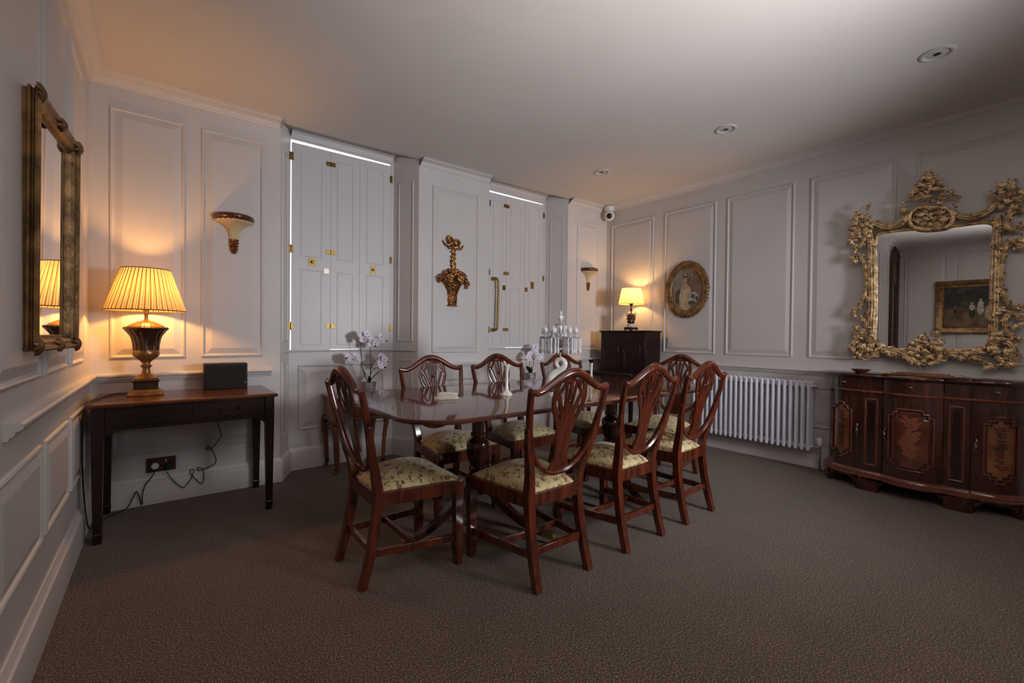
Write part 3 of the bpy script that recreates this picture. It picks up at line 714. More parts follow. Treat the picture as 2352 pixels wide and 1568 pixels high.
for x0, x1 in ((-0.36, -0.005), (0.005, 0.36)):
    mb = MB(); mb.box(x0, x1, -0.256, -0.250, 0.590, 0.682); dr = mb.build('drawer', M['console'], t, bevel=0.002)
    xm = (x0+x1)/2; mb = MB()
    mb.tube(crom([(xm-0.045, -0.258, 0.646), (xm-0.042, -0.272, 0.628), (xm, -0.276, 0.617), (xm+0.042, -0.272, 0.628), (xm+0.045, -0.258, 0.646)], 5), 0.0032, 8)
    for s in (-1, 1): mb.sphere((xm+s*0.045, -0.258, 0.646), 0.008, 8, sc=(1, 0.6, 1))
    mb.build('bail_handle', M['iron'], dr)
for sx in (-1, 1):
    for sy in (-1, 1):
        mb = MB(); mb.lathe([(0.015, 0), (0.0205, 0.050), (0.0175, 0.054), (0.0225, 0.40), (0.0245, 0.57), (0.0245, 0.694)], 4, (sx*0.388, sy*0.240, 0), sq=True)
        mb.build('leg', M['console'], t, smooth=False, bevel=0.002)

# urn table lamp
LX, LY, LZ = -0.076, 3.372, 0.715
t = thing('urn_table_lamp', 'lit urn-shaped table lamp with a pleated cream shade, on the dark console table', 'lamp', (LX, LY, LZ))
mb = MB(); mb.lathe([(0.084, 0), (0.084, 0.010), (0.078, 0.014), (0.070, 0.020), (0.066, 0.026), (0.060, 0.034)], 4, sq=True); mb.build('base_plate', M['urn_gold'], t, smooth=False, bevel=0.002)
mb = MB(); mb.lathe([(0.056, 0.033), (0.056, 0.076), (0.062, 0.080), (0.062, 0.090)], 4, sq=True); mb.build('plinth', M['urn'], t, smooth=False, bevel=0.002)
mb = MB(); mb.lathe([(0.056, 0.089), (0.058, 0.098), (0.046, 0.106), (0.038, 0.116), (0.022, 0.126), (0.018, 0.145), (0.019, 0.158), (0.027, 0.166), (0.028, 0.172), (0.020, 0.178), (0.020, 0.190), (0.030, 0.200), (0.045, 0.212), (0.060, 0.226), (0.064, 0.244), (0.062, 0.254), (0.060, 0.262)], 32); mb.build('urn_stem', M['urn_gold'], t)
mb = MB(); n_ = 48
prof = crom([(0.060, 0.258), (0.061, 0.285), (0.066, 0.320), (0.074, 0.345), (0.090, 0.368), (0.102, 0.382), (0.104, 0.390), (0.098, 0.396), (0.086, 0.394)], 4)
mb.lathe(prof, 128, rfun=lambda r, z, a: r*(1+0.030*math.cos(16*a+(z-0.26)*26)) if z < 0.372 else r*(1+0.012*math.cos(32*a)))
mb.build('urn_body', M['urn'], t, angle=60)
mb = MB(); mb.lathe(crom([(0.088, 0.392), (0.082, 0.402), (0.060, 0.416), (0.036, 0.428), (0.016, 0.434), (0.012, 0.440)], 4), 96, rfun=lambda r, z, a: r*(1+0.02*math.cos(24*a))); mb.build('urn_lid', M['urn_gold'], t, angle=60)
mb = MB(); mb.lathe([(0.009, 0.436), (0.009, 0.470), (0.014, 0.474), (0.014, 0.520), (0.010, 0.524)], 16); mb.build('lamp_holder', M['brass'], t)
mb = MB(); mb.sphere((0, 0, 0.545), 0.022, 12); mb.build('light_bulb', M['bulb'], t)
zb, zt, rb, rt_ = 0.492, 0.732, 0.190, 0.114
np_ = 44
mb = MB(); Mz = 6
for k in range(np_):
    a0, a1, a2 = 2*PI*k/np_, 2*PI*(k+0.76)/np_, 2*PI*(k+1)/np_
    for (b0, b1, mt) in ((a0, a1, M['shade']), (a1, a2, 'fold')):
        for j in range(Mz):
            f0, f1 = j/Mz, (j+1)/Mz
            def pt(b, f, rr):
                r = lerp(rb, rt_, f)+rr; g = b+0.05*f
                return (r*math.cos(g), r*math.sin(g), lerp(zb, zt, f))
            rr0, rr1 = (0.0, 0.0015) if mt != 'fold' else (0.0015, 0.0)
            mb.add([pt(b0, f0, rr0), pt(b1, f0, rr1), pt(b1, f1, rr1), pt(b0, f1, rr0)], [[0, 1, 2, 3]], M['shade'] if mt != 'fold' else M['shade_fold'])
mb2 = mb
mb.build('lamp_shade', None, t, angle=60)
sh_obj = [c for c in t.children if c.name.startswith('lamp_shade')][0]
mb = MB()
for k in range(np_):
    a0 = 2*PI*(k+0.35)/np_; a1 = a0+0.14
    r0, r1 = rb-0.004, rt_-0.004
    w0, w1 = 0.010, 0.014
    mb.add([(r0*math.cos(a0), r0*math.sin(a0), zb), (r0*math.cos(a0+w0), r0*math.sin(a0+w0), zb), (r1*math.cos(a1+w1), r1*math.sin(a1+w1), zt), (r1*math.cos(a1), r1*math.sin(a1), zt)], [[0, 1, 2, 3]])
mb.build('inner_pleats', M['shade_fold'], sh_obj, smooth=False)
mb = MB()
for r, z in ((rb, zb), (rt_, zt)): mb.tube([(r*math.cos(2*PI*k/64), r*math.sin(2*PI*k/64), z) for k in range(64)], 0.0028, 6, closed=True)
mb.build('shade_trim', M['shade_edge'], sh_obj)
mb = MB(); mb.tube([(r_*math.cos(g), r_*math.sin(g), zb+0.04) for g in (0, 2.1, 4.2) for r_ in (0.0, rb-0.012)], 0.0015, 5); mb.build('shade_carrier', M['brass'], sh_obj)
# its flex runs along the table, over the left edge and down to the socket
mb = MB(); mb.tube(crom([(0.02-0.085, 0.05, 0.006), (-0.12, 0.10, 0.005), (-0.17, 0.02, 0.005), (-0.205, -0.14, 0.0055), (-0.222, -0.20, 0.006), (-0.229, -0.23, 0.003)], 6), 0.0035, 6); mb.build('flex', M['cable'], t)

# radio
t = thing('radio', 'black box-shaped radio with a cloth front, standing on the console table', 'radio', (0.326, 3.475, 0.715))
mb = MB(); mb.box(-0.120, 0.120, -0.055, 0.060, 0.001, 0.168); mb.build('radio_case', M['blackplastic'], t, bevel=0.004)
mb = MB(); mb.box(-0.112, 0.112, -0.060, -0.054, 0.008, 0.160); g = mb.build('grille', M['blackcloth'], t, bevel=0.002)
mb = MB(); mb.box(0.104, 0.109, -0.0615, -0.059, 0.036, 0.046); mb.build('badge', M['steel'], g)

# socket and plugs
t = thing('wall_socket', 'dark double wall socket low on the panelling below the console table', 'socket', (-0.007, 3.5995, 0.242))
mb = MB(); mb.box(-0.074, 0.074, -0.014, 0.0, -0.044, 0.044); mb.build('socket_plate', M['socketplate'], t, bevel=0.003)
mb = MB(); mb.box(0.018, 0.026, -0.018, -0.013, 0.016, 0.028); mb.build('switch', M['whiteplastic'], t, bevel=0.001)
mb = MB(); mb.box(-0.034, -0.026, -0.018, -0.013, 0.020, 0.032); mb.build('switch', M['blackplastic'], t, bevel=0.001)
t = thing('white_plug', 'white plug in the left of the double socket, its black flex dropping to the carpet', 'plug', (-0.038, 3.584, 0.240))
mb = MB(); st = 0; mb.lathe([(0.022, 0.0), (0.0235, 0.012), (0.020, 0.026), (0.001, 0.028)], 6); mb.xf(Matrix.Rotation(R(90), 4, 'X')); mb.build('plug_body', M['whiteplastic'], t, bevel=0.002)
mb = MB(); mb.tube(crom([(0.002, -0.016, -0.020), (-0.012, -0.030, -0.055), (-0.045, -0.025, -0.105), (-0.060, -0.028, -0.160), (-0.062, -0.030, -0.225), (-0.078, -0.030, -0.165), (-0.090, -0.026, -0.140), (-0.106, -0.034, -0.175), (-0.135, -0.055, -0.225), (-0.19, -0.09, -0.235), (-0.255, -0.20, -0.236), (-0.274, -0.34, -0.20), (-0.282, -0.44, 0.02), (-0.284, -0.47, 0.25), (-0.280, -0.475, 0.40), (-0.268, -0.470, 0.455)], 7), 0.0032, 6); mb.build('flex', M['cable'], t)
t = thing('black_plug', 'black plug in the right of the double socket with a looping radio flex', 'plug', (0.030, 3.584, 0.224))
mb = MB(); mb.box(-0.018, 0.018, -0.022, -0.0005, -0.020, 0.018); mb.build('plug_body', M['blackplastic'], t, bevel=0.004)
cab = [(0.018, 0.197), (0.05, 0.14), (0.085, 0.095), (0.110, 0.080), (0.145, 0.125), (0.160, 0.172), (0.148, 0.188), (0.140, 0.165), (0.175, 0.115), (0.200, 0.085), (0.214, 0.11), (0.212, 0.165), (0.200, 0.186), (0.182, 0.190), (0.188, 0.172), (0.240, 0.188), (0.280, 0.214), (0.272, 0.265), (0.252, 0.312), (0.236, 0.322), (0.232, 0.308), (0.252, 0.305), (0.285, 0.345), (0.309, 0.388), (0.303, 0.43), (0.291, 0.483), (0.288, 0.60)]
mb = MB(); mb.tube(crom([(x-0.030, -0.022-0.006*math.sin(i*0.9), z-0.224) for i, (x, z) in enumerate(cab)], 6), 0.0028, 6); mb.build('flex', M['cable'], t)

# ------------------------------------------------------------------ gilt framed mirror on the left wall (leaning out a little at the top)
t = thing('wall_mirror', 'worn gilt framed mirror hanging on the left wall beside the lamp', 'mirror', (XL+0.024, 2.210, 1.018))
t.rotation_euler = (0, R(0.5), R(-3.4))
hw, H_ = 0.266, 0.802
mb = MB(); mb.mould([(0, -hw, 0), (0, hw, 0), (0, hw, H_), (0, -hw, H_)], [(0.008, -0.006), (0.008, 0.006), (0.001, 0.009), (0.001, 0.015), (0.007, 0.018), (0.007, 0.022), (0.0, 0.026), (0.0, 0.032), (0.006, 0.038), (0.014, 0.036), (0.020, 0.028), (0.028, 0.030), (0.036, 0.026), (0.042, 0.016), (0.048, 0.018), (0.052, 0.008)], (1, 0, 0))
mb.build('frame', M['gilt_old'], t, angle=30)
mb = MB(); e = 0.049; mb.box(0, 0.010, -hw+e, hw-e, e, H_-e); mb.build('mirror_glass', M['mirror'], t, smooth=False)
for (yy, zz) in ((-hw, 0), (hw, 0), (-hw, H_), (hw, H_), (0, H_), (0, 0)):
    mb = MB(); sy = 1 if yy < 0 else (-1 if yy > 0 else 0); sz = 1 if zz == 0 else -1
    c0 = Vector((0.028, yy+sy*0.016, zz+sz*0.016))
    for k in range(9):
        a = 2*PI*k/9; dv = Vector((0, math.cos(a), math.sin(a)))
        L = (0.026 if sy else 0.024)*(1.2 if (sy and abs(dv.y*sy+dv.z*sz) > 0.9) else 1.0)*(1.5 if (not sy and abs(dv.y) > 0.8) else 1)
        mb.tube([c0-dv*0.004, c0+dv*L*0.45+Vector((0.012, 0, 0)), c0+dv*L*0.8+Vector((0.006, 0, 0)), c0+dv*L], [0.006, 0.0095, 0.008, 0.002], 7, flat=0.7, up=(1, 0, 0))
    mb.sphere(tuple(c0+Vector((0.010, 0, 0))), 0.011, 8)
    mb.build('corner_ornament', M['gilt_old'], t)

# ------------------------------------------------------------------ wall brackets
def bracket(x, label):
    t = thing('wall_bracket', label, 'wall bracket', (x, 3.588, 1.60), group='carved wall brackets')
    def half(prof, mat, name, n=26, rf=None, sc=1.0):
        mb = MB(); vs = []; fs = []
        for (r, z) in prof:
            for i in range(n+1):
                a = -PI*i/n
                rr = rf(r, z, a) if rf else r
                vs.append((rr*math.cos(a), rr*math.sin(a)*sc+0.01, z))
        for k in range(len(prof)-1):
            for i in range(n): fs.append([k*(n+1)+i, k*(n+1)+i+1, (k+1)*(n+1)+i+1, (k+1)*(n+1)+i])
        fs.append([i for i in range(n+1)]); fs.append([(len(prof)-1)*(n+1)+i for i in range(n+1)])
        for k in range(len(prof)-1): fs.append([k*(n+1), (k+1)*(n+1), (k+1)*(n+1)+n, k*(n+1)+n])
        mb.add(vs, fs); return mb.build(name, mat, t, angle=50)
    half([(0.104, 0.250), (0.120, 0.254), (0.126, 0.264), (0.125, 0.276), (0.116, 0.286), (0.090, 0.288)], M['redwood'], 'shelf_rim')
    half(crom([(0.030, 0.122), (0.033, 0.150), (0.040, 0.180), (0.060, 0.208), (0.090, 0.228), (0.112, 0.236), (0.114, 0.244), (0.104, 0.251)], 4), M['cream'], 'plume', 60, lambda r, z, a: r*(1+0.05*math.cos(22*a)))
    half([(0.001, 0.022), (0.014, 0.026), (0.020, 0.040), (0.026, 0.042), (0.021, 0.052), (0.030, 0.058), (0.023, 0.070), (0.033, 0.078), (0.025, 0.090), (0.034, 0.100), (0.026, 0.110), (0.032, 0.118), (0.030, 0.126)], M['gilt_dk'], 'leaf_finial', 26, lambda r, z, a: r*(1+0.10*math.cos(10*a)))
bracket(0.384, 'small cream fluted bracket shelf on the panel right of the big pleated lamp')
bracket(3.965, 'small bracket shelf in the far back corner, right of the second window')

# ------------------------------------------------------------------ gilt flower basket on the pier between the windows
t = thing('gilt_flower_basket', 'carved gilt flower basket hung from a ribbon bow, between the two windows', 'wall ornament', (2.115, 3.598, 1.352))
GD = M['gilt_dk']
bk = [(0.052, 0.0), (0.050, 0.02), (0.053, 0.08), (0.060, 0.13), (0.078, 0.17), (0.105, 0.205), (0.130, 0.225)]
mb = MB(); n = 30; prof = crom(bk, 3); vs = []; fs = []
for (r, z) in prof:
    for i in range(n+1):
        a = -PI*i/n
        zz = z*5.2/0.225; w = 0.004*math.sin(z*230+((i % 6)-3)*0.9*(1 if (i//3) % 2 else -1))
        vs.append(((r+w)*math.cos(a), (r*0.55+w)*math.sin(a), z))
for k in range(len(prof)-1):
    for i in range(n): fs.append([k*(n+1)+i, k*(n+1)+i+1, (k+1)*(n+1)+i+1, (k+1)*(n+1)+i])
fs.append(list(range(n+1)))
mb.add(vs, fs)
for k in range(9):
    z = 0.022+0.021*k; r = 0.053+(0.006*max(0, k-3)**1.35)
    for s in (-1, 1): mb.tube([(0, -r*0.55-0.006, z-0.008), (s*r*0.3, -r*0.50-0.006, z+0.006)], 0.0055, 6)
    for s in (-1, 1): mb.tube([(s*r*0.42, -r*0.48-0.004, z-0.008), (s*r*0.75, -r*0.36-0.002, z+0.006)], 0.0050, 6)
mb.tube([(0.056*math.cos(-PI*i/12), 0.034*math.sin(-PI*i/12), 0.004) for i in range(13)], 0.007, 6)
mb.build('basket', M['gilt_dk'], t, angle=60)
mb = MB(); rnd = random.Random(3)
for k in range(85):
    a = rnd.uniform(0.02, 0.98)*PI; rr = rnd.uniform(0.1, 1)**0.6
    x = 0.150*rr*math.cos(a); z = 0.222+0.115*rr*math.sin(a)
    y = -0.030-0.045*math.sqrt(max(0, 1-rr*rr))
    mb.sphere((x, y, z), rnd.uniform(0.012, 0.022), 8, sc=(1, 0.9, 1))
for s, zz in ((-1, 0.20), (1, 0.17)):
    for k in range(12): mb.sphere((s*(0.135+0.028*rnd.random()), -0.03-0.02*rnd.random(), zz+0.075*rnd.random()), rnd.uniform(0.009, 0.015), 7, sc=(1, 0.7, 1))
mb.build('flowers', GD, t, angle=80)
mb = MB()
mb.tube(crom([(0.0, -0.015, 0.32), (0.008, -0.02, 0.37), (-0.004, -0.02, 0.42), (0.008, -0.02, 0.47), (0.006, -0.02, 0.535)], 5), [0.024]*10+[0.019]*11, 8, flat=0.6, up=(0, 1, 0))
for k in range(10):
    z = 0.325+0.021*k; s = 1 if k % 2 else -1
    mb.tube([(0, -0.03, z), (s*0.020, -0.028, z+0.010), (s*0.034, -0.018, z+0.004)], [0.010, 0.009, 0.002], 6)
mb.build('ribbon_stem', GD, t)
mb = MB()
for s in (-1, 1):
    dz = -0.012 if s > 0 else 0.008
    q = crom([(0.004, -0.03, 0.535), (s*0.035, -0.035, 0.560+dz), (s*0.062, -0.032, 0.596+dz), (s*0.050, -0.03, 0.626+dz), (s*0.020, -0.03, 0.618+dz), (s*0.008, -0.03, 0.588), (s*0.030, -0.03, 0.566+dz), (s*0.060, -0.028, 0.548+dz), (s*0.085, -0.024, 0.552+dz), (s*0.112, -0.02, 0.588+dz)], 5)
    mb.tube(q, [0.012]*(len(q)-8)+[0.012-0.0012*i for i in range(8)], 7, flat=1.3, up=(0, 1, 0))
    q = crom([(s*0.01, -0.03, 0.545), (s*0.04, -0.035, 0.530), (s*0.052, -0.03, 0.552), (s*0.030, -0.03, 0.565)], 4)
    mb.tube(q, 0.010, 7, flat=1.2, up=(0, 1, 0))
mb.build('bow', GD, t)

# ------------------------------------------------------------------ small side tables under the windows and their orchids
def side_table(x, y, label, hx=0.222):
    t = thing('side_table', label, 'table', (x, y, 0), group='small side tables under the windows')
    Wd = M['side']
    mb = MB(); mb.box(-hx, hx, -0.160, 0.160, 0.578, 0.594); mb.build('tabletop', Wd, t, bevel=0.005)
    mb = MB(); mb.box(-hx+0.018, hx-0.018, -0.142, 0.142, 0.415, 0.579)
    mb.box(-hx+0.010, hx-0.010, -0.150, 0.150, 0.400, 0.418); mb.build('apron', Wd, t, bevel=0.003)
    mb = MB(); mb.box(-hx+0.035, hx-0.035, -0.148, -0.141, 0.432, 0.566); d_ = mb.build('drawer', Wd, t, bevel=0.003)
    mb = MB(); mb.sphere((0, -0.156, 0.50), 0.010, 10); mb.build('knob', M['brass_dk'], d_)
    for sx in (-1, 1):
        for sy in (-1, 1):
            bx, by = sx*(hx-0.024), sy*0.136
            pts = crom([(bx+sx*0.006, by+sy*0.004, 0), (bx-sx*0.012, by-sy*0.004, 0.03), (bx-sx*0.012, by-sy*0.004, 0.12), (bx-sx*0.004, by, 0.27), (bx+sx*0.008, by+sy*0.006, 0.37), (bx, by, 0.42)], 4)
            MB().tube(pts, [lerp(0.011, 0.020, i/(len(pts)-1)) for i in range(len(pts))], 4, sq=True).build('leg', Wd, t, bevel=0.002)
    return t
side_table(1.240, 3.640, 'small brown side table under the left window, half hidden by the end chair')
side_table(3.080, 3.640, 'small brown side table under the right window, behind the far dining chairs')

def orchid(x, y, z, label, seed, sprays, leaves):
    rnd = random.Random(seed)
    t = thing('potted_orchid', label, 'orchid', (x, y, z), group=None)
    mb = MB(); mb.lathe([(0.046, 0), (0.048, 0.006), (0.060, 0.080), (0.062, 0.086), (0.056, 0.086), (0.052, 0.070), (0.001, 0.068)], 40, rfun=lambda r, zz, a: r*(1+0.018*math.cos(20*a)*math.cos(zz*300)) if r > 0.02 else r)
    mb.build('silver_pot', M['pot'], t, angle=70)
    for (ang, L, droop, w) in leaves:
        mb = MB(); vs = []; n_ = 10
        for i in range(n_+1):
            f = i/n_; r = L*f*droop; zz = 0.075+L*f*(1-0.25*f)*math.sqrt(max(0.02, 1-droop*droop))
            ww = w*math.sin(PI*min(1, f*0.92+0.08))**0.7
            for j in (-1, 0, 1):
                vs.append((r*math.cos(ang)-j*ww*math.sin(ang), r*math.sin(ang)+j*ww*math.cos(ang), zz+0.006*abs(j)))
        mb.add(vs, [[i*3+j, i*3+j+1, (i+1)*3+j+1, (i+1)*3+j] for i in range(n_) for j in range(2)])
        o = mb.build('leaf', M['leaf'], t); so = o.modifiers.new('Solid', 'SOLIDIFY'); so.thickness = 0.002
    for (path, blooms, buds) in sprays:
        q = crom(path, 6); MB().tube(q, [lerp(0.0036, 0.0018, i/(len(q)-1)) for i in range(len(q))], 6).build('flower_stem', M['stem'], t)
        for (bx, by, bz, sc) in blooms:
            bl = MB(); face = Vector((rnd.uniform(-0.6, 0.3), -1, rnd.uniform(-0.25, 0.35))).normalized()
            rot = face.to_track_quat('Z', 'Y').to_matrix().to_4x4() @ Matrix.Rotation(rnd.uniform(-0.5, 0.5), 4, 'Z')
            for k, (L, w, a) in enumerate([(0.030, 0.017, 90), (0.030, 0.014, 215), (0.030, 0.014, 325), (0.034, 0.026, 10), (0.034, 0.026, 170)]):
                c, s = math.cos(R(a)), math.sin(R(a)); vs = []; nn = 5
                for i in range(nn+1):
                    f = i/nn; ww = w*math.sin(PI*(0.10+0.88*f))**0.8
                    for j in (-1, 0, 1): vs.append(((L*f*c-j*ww*s)*sc, (L*f*s+j*ww*c)*sc, (0.004+0.012*f*f-0.003*abs(j)+0.0015*k)*sc))
                bl.add(vs, [[i*3+j, i*3+j+1, (i+1)*3+j+1, (i+1)*3+j] for i in range(nn) for j in range(2)], M['petal'])
            bl.sphere((0, -0.003*sc, 0.010*sc), 0.0055*sc, 6, M['lip'])
            bl.xf(Matrix.Translation((bx, by, bz)) @ rot)
            bl.build('bloom', None, t)
        for (bx, by, bz) in buds:
            mb = MB(); mb.sphere((bx, by, bz), 0.009, 7, sc=(1.4, 0.8, 0.8)); mb.build('bud', M['bud'], t)
M['pot'] = simple('hammered_silver', (0.50, 0.50, 0.52), 0.28, 0.8, bump=0.8, bscale=120, var=0.5, vscale=70)
# sprays are given in the plant's own space: x to the right, z up
def arc(*p): return [(x, y, z) for x, y, z in p]
orchid(1.372, 3.690, 0.594, 'tall white orchid in a silver pot on the side table under the left window', 5,
 [(arc((-0.010, 0, 0.07), (-0.055, 0, 0.22), (-0.072, -0.01, 0.34), (-0.078, -0.01, 0.44), (-0.060, -0.02, 0.485), (-0.02, -0.02, 0.475)), [(-0.070, -0.02, 0.478, 1.0), (-0.040, -0.03, 0.492, 1.0), (-0.058, -0.03, 0.448, 1.0), (-0.022, -0.03, 0.468, 1.0)], [(0.0, -0.02, 0.457)]),
  (arc((0.005, 0, 0.07), (0.012, 0, 0.20), (0.010, 0, 0.32), (0.008, 0, 0.42), (0.030, -0.01, 0.462), (0.075, -0.02, 0.462), (0.125, -0.02, 0.440)), [(0.018, -0.02, 0.440, 1.0), (0.040, -0.03, 0.415, 1.0), (0.010, -0.02, 0.405, 0.9), (0.100, -0.02, 0.470, 0.9), (0.095, -0.03, 0.440, 0.9)], [(0.140, -0.02, 0.432), (0.044, -0.03, 0.388)]),
  (arc((0.010, 0, 0.09), (0.014, 0, 0.19), (0.030, -0.01, 0.25), (0.075, -0.02, 0.285), (0.125, -0.02, 0.290)), [(0.090, -0.02, 0.305, 1.05), (0.112, -0.03, 0.275, 1.05), (0.075, -0.03, 0.250, 1.0), (0.115, -0.03, 0.230, 1.0)], [(0.148, -0.02, 0.255)]),
  (arc((0.010, 0, 0.09), (0.016, 0, 0.16), (0.050, -0.01, 0.200), (0.110, -0.02, 0.205)), [(0.085, -0.03, 0.215, 0.9)], [(0.130, -0.02, 0.205)]),
  (arc((-0.010, 0, 0.08), (-0.065, -0.01, 0.20), (-0.080, -0.02, 0.27), (-0.125, -0.03, 0.300), (-0.175, -0.03, 0.295)), [(-0.125, -0.03, 0.310, 1.1), (-0.150, -0.04, 0.285, 1.1), (-0.170, -0.03, 0.305, 1.0), (-0.115, -0.04, 0.270, 1.0)], [(-0.200, -0.03, 0.292)])],
 [(R(-30), 0.155, 0.55, 0.024), (R(150), 0.09, 0.15, 0.014), (R(-100), 0.08, 0.3, 0.014)])
orchid(3.172, 3.690, 0.594, 'smaller white orchid in a silver pot on the side table under the right window', 11,
 [(arc((-0.012, 0, 0.07), (-0.020, 0, 0.20), (-0.020, 0, 0.30), (0.000, -0.01, 0.375), (0.050, -0.02, 0.390)), [(-0.040, -0.02, 0.290, 1.1), (-0.070, -0.03, 0.260, 1.1), (-0.050, -0.03, 0.235, 1.0), (0.000, -0.02, 0.350, 1.1), (0.030, -0.03, 0.370, 1.1), (0.062, -0.03, 0.375, 1.0)], [(-0.085, -0.03, 0.232)]),
  (arc((0.010, 0, 0.07), (0.038, 0, 0.18), (0.045, -0.01, 0.27), (0.075, -0.02, 0.32), (0.120, -0.02, 0.31)), [(0.050, -0.02, 0.310, 1.1), (0.085, -0.03, 0.330, 1.1), (0.070, -0.03, 0.280, 1.1), (0.105, -0.03, 0.290, 1.1), (0.080, -0.03, 0.245, 1.0), (0.110, -0.03, 0.250, 0.9)], [(0.140, -0.02, 0.25), (0.135, -0.02, 0.285)])],
 [(R(200), 0.14, 0.62, 0.030), (R(-20), 0.10, 0.1, 0.026), (R(-120), 0.08, 0.3, 0.02)])
GM = {
    'glass': [(-.296,.334),(-.276,.372),(-.219,.38),(-.124,.377),(-.019,.367),(.081,.359),(.162,.358),(.254,.356),(.297,.339),(.31,.299),(.307,.181),(.302,.0),(.3,-.182),(.298,-.382),(.285,-.446),(.241,-.468),(.135,-.483),(-.006,-.487),(-.142,-.484),(-.238,-.479),(-.278,-.45),(-.291,-.395),(-.287,-.258),(-.288,-.047),(-.297,.165)],
    'railTL': [(-.361,.419),(-.311,.463),(-.236,.422),(-.172,.426),(-.133,.449),(-.122,.487),(-.142,.517)],
    'railTR': [(.124,.446),(.175,.412),(.234,.409),(.284,.431),(.314,.469),(.339,.446)],
    'oval': [(-.106,.449),(-.096,.502),(-.051,.522),(.008,.514),(.072,.495),(.11,.454),(.118,.404),(.095,.366),(.039,.359),(-.034,.368),(-.083,.394)],
    'ledge': [(-.143,.578),(-.097,.577),(-.06,.594),(.006,.586),(.071,.563),(.112,.567),(.146,.55)],
    'stileL': [(-.335,.404),(-.32,.274),(-.313,.061),(-.308,-.151),(-.312,-.279),(-.314,-.406)],
    'stileR': [(.328,.376),(.325,.269),(.323,.089),(.322,-.092),(.322,-.228),(.325,-.382)],
    'outL1': [(-.421,.354),(-.431,.421),(-.387,.424),(-.36,.376),(-.377,.315),(-.42,.289),(-.434,.323)],
    'outL2': [(-.41,.19),(-.432,.225),(-.419,.245),(-.384,.219),(-.352,.129),(-.343,.011),(-.357,-.106),(-.395,-.174),(-.426,-.2),(-.416,-.238)],
    'outL3': [(-.376,-.245),(-.345,-.289),(-.34,-.342),(-.383,-.363),(-.423,-.38)],
    'outR1': [(.429,.391),(.399,.406),(.37,.368),(.365,.324),(.389,.284),(.424,.304),(.436,.32)],
    'outR2': [(.403,.167),(.42,.191),(.402,.216),(.373,.198),(.353,.13),(.346,.014),(.354,-.095),(.373,-.167),(.409,-.205),(.435,-.197)],
    'outR3': [(.422,-.276),(.404,-.24),(.374,-.266),(.369,-.328),(.388,-.382),(.43,-.404)],
    'ringR': [(.345,.444),(.332,.492),(.356,.527),(.392,.514),(.416,.464),(.405,.422),(.376,.416)],
    'cornL': [(-.407,-.559),(-.421,-.472),(-.4,-.407),(-.348,-.396),(-.305,-.438),(-.321,-.491),(-.364,-.503),(-.382,-.461)],
    'cornL2': [(-.38,-.563),(-.32,-.545),(-.27,-.511),(-.254,-.468)],
    'cornR': [(.306,-.574),(.361,-.584),(.409,-.55),(.413,-.479),(.383,-.427),(.341,-.427),(.323,-.473),(.349,-.544),(.379,-.534)],
    'railBL': [(-.27,-.5),(-.205,-.498),(-.141,-.512),(-.086,-.565),(-.056,-.584)],
    'railBL2': [(-.237,-.515),(-.172,-.533),(-.11,-.506),(-.073,-.474)],
    'railBR': [(.053,-.573),(.108,-.517),(.169,-.506),(.235,-.503),(.279,-.465)],
    'railBR2': [(.073,-.48),(.122,-.498),(.19,-.533),(.262,-.549),(.306,-.574)],
    'ovalB': [(-.08,-.525),(-.065,-.474),(-.006,-.453),(.052,-.471),(.074,-.519),(.053,-.568),(-.004,-.591),(-.056,-.574)],
    'leaves': [(-.398,.544),(-.346,.576),(-.336,.489),(-.414,.472),(-.38,.508),(-.319,.433),(-.003,.717),(-.02,.683),(.02,.663),(-.038,.638),(.042,.618),(.002,.628),(-.052,.607),(.056,.576),(-.097,.608),(.112,.587),(.007,.549),(-.037,.539),(.05,.524),(.134,.491),(.325,.539),(.337,.572),(.374,.536),(.415,.508),(.326,.485),(.42,.217),(.415,.174),(-.418,.18),(-.422,.397),(-.393,-.32),(-.357,-.363),(-.297,-.385),(-.347,-.46),(-.287,-.522),(-.372,-.536),(-.044,-.414),(-.007,-.403),(.037,-.422),(-.035,-.463),(.037,-.462),(-.006,-.482),(-.042,-.523),(.024,-.531),(-.004,-.561),(-.026,-.582),(.065,-.422),(-.08,-.464),(.34,-.364),(.316,-.4),(.352,-.4),(.329,-.482),(.378,-.489),(.391,-.56),(.294,-.584),(.411,-.32),(.422,-.258),(-.317,.316),(-.314,.167),(-.308,.029),(-.314,-.109),(-.325,-.204),(.323,.305),(.322,.179),(.321,.035),(.32,-.092),(.343,-.211),(.319,-.237),(-.05,.462),(-.021,.476),(.023,.418),(.051,.451),(.08,.407),(.001,.491),(-.057,.414),(-.205,-.509),(.17,-.525),(.235,-.522),(-.157,-.517),(-.138,.521)],
}
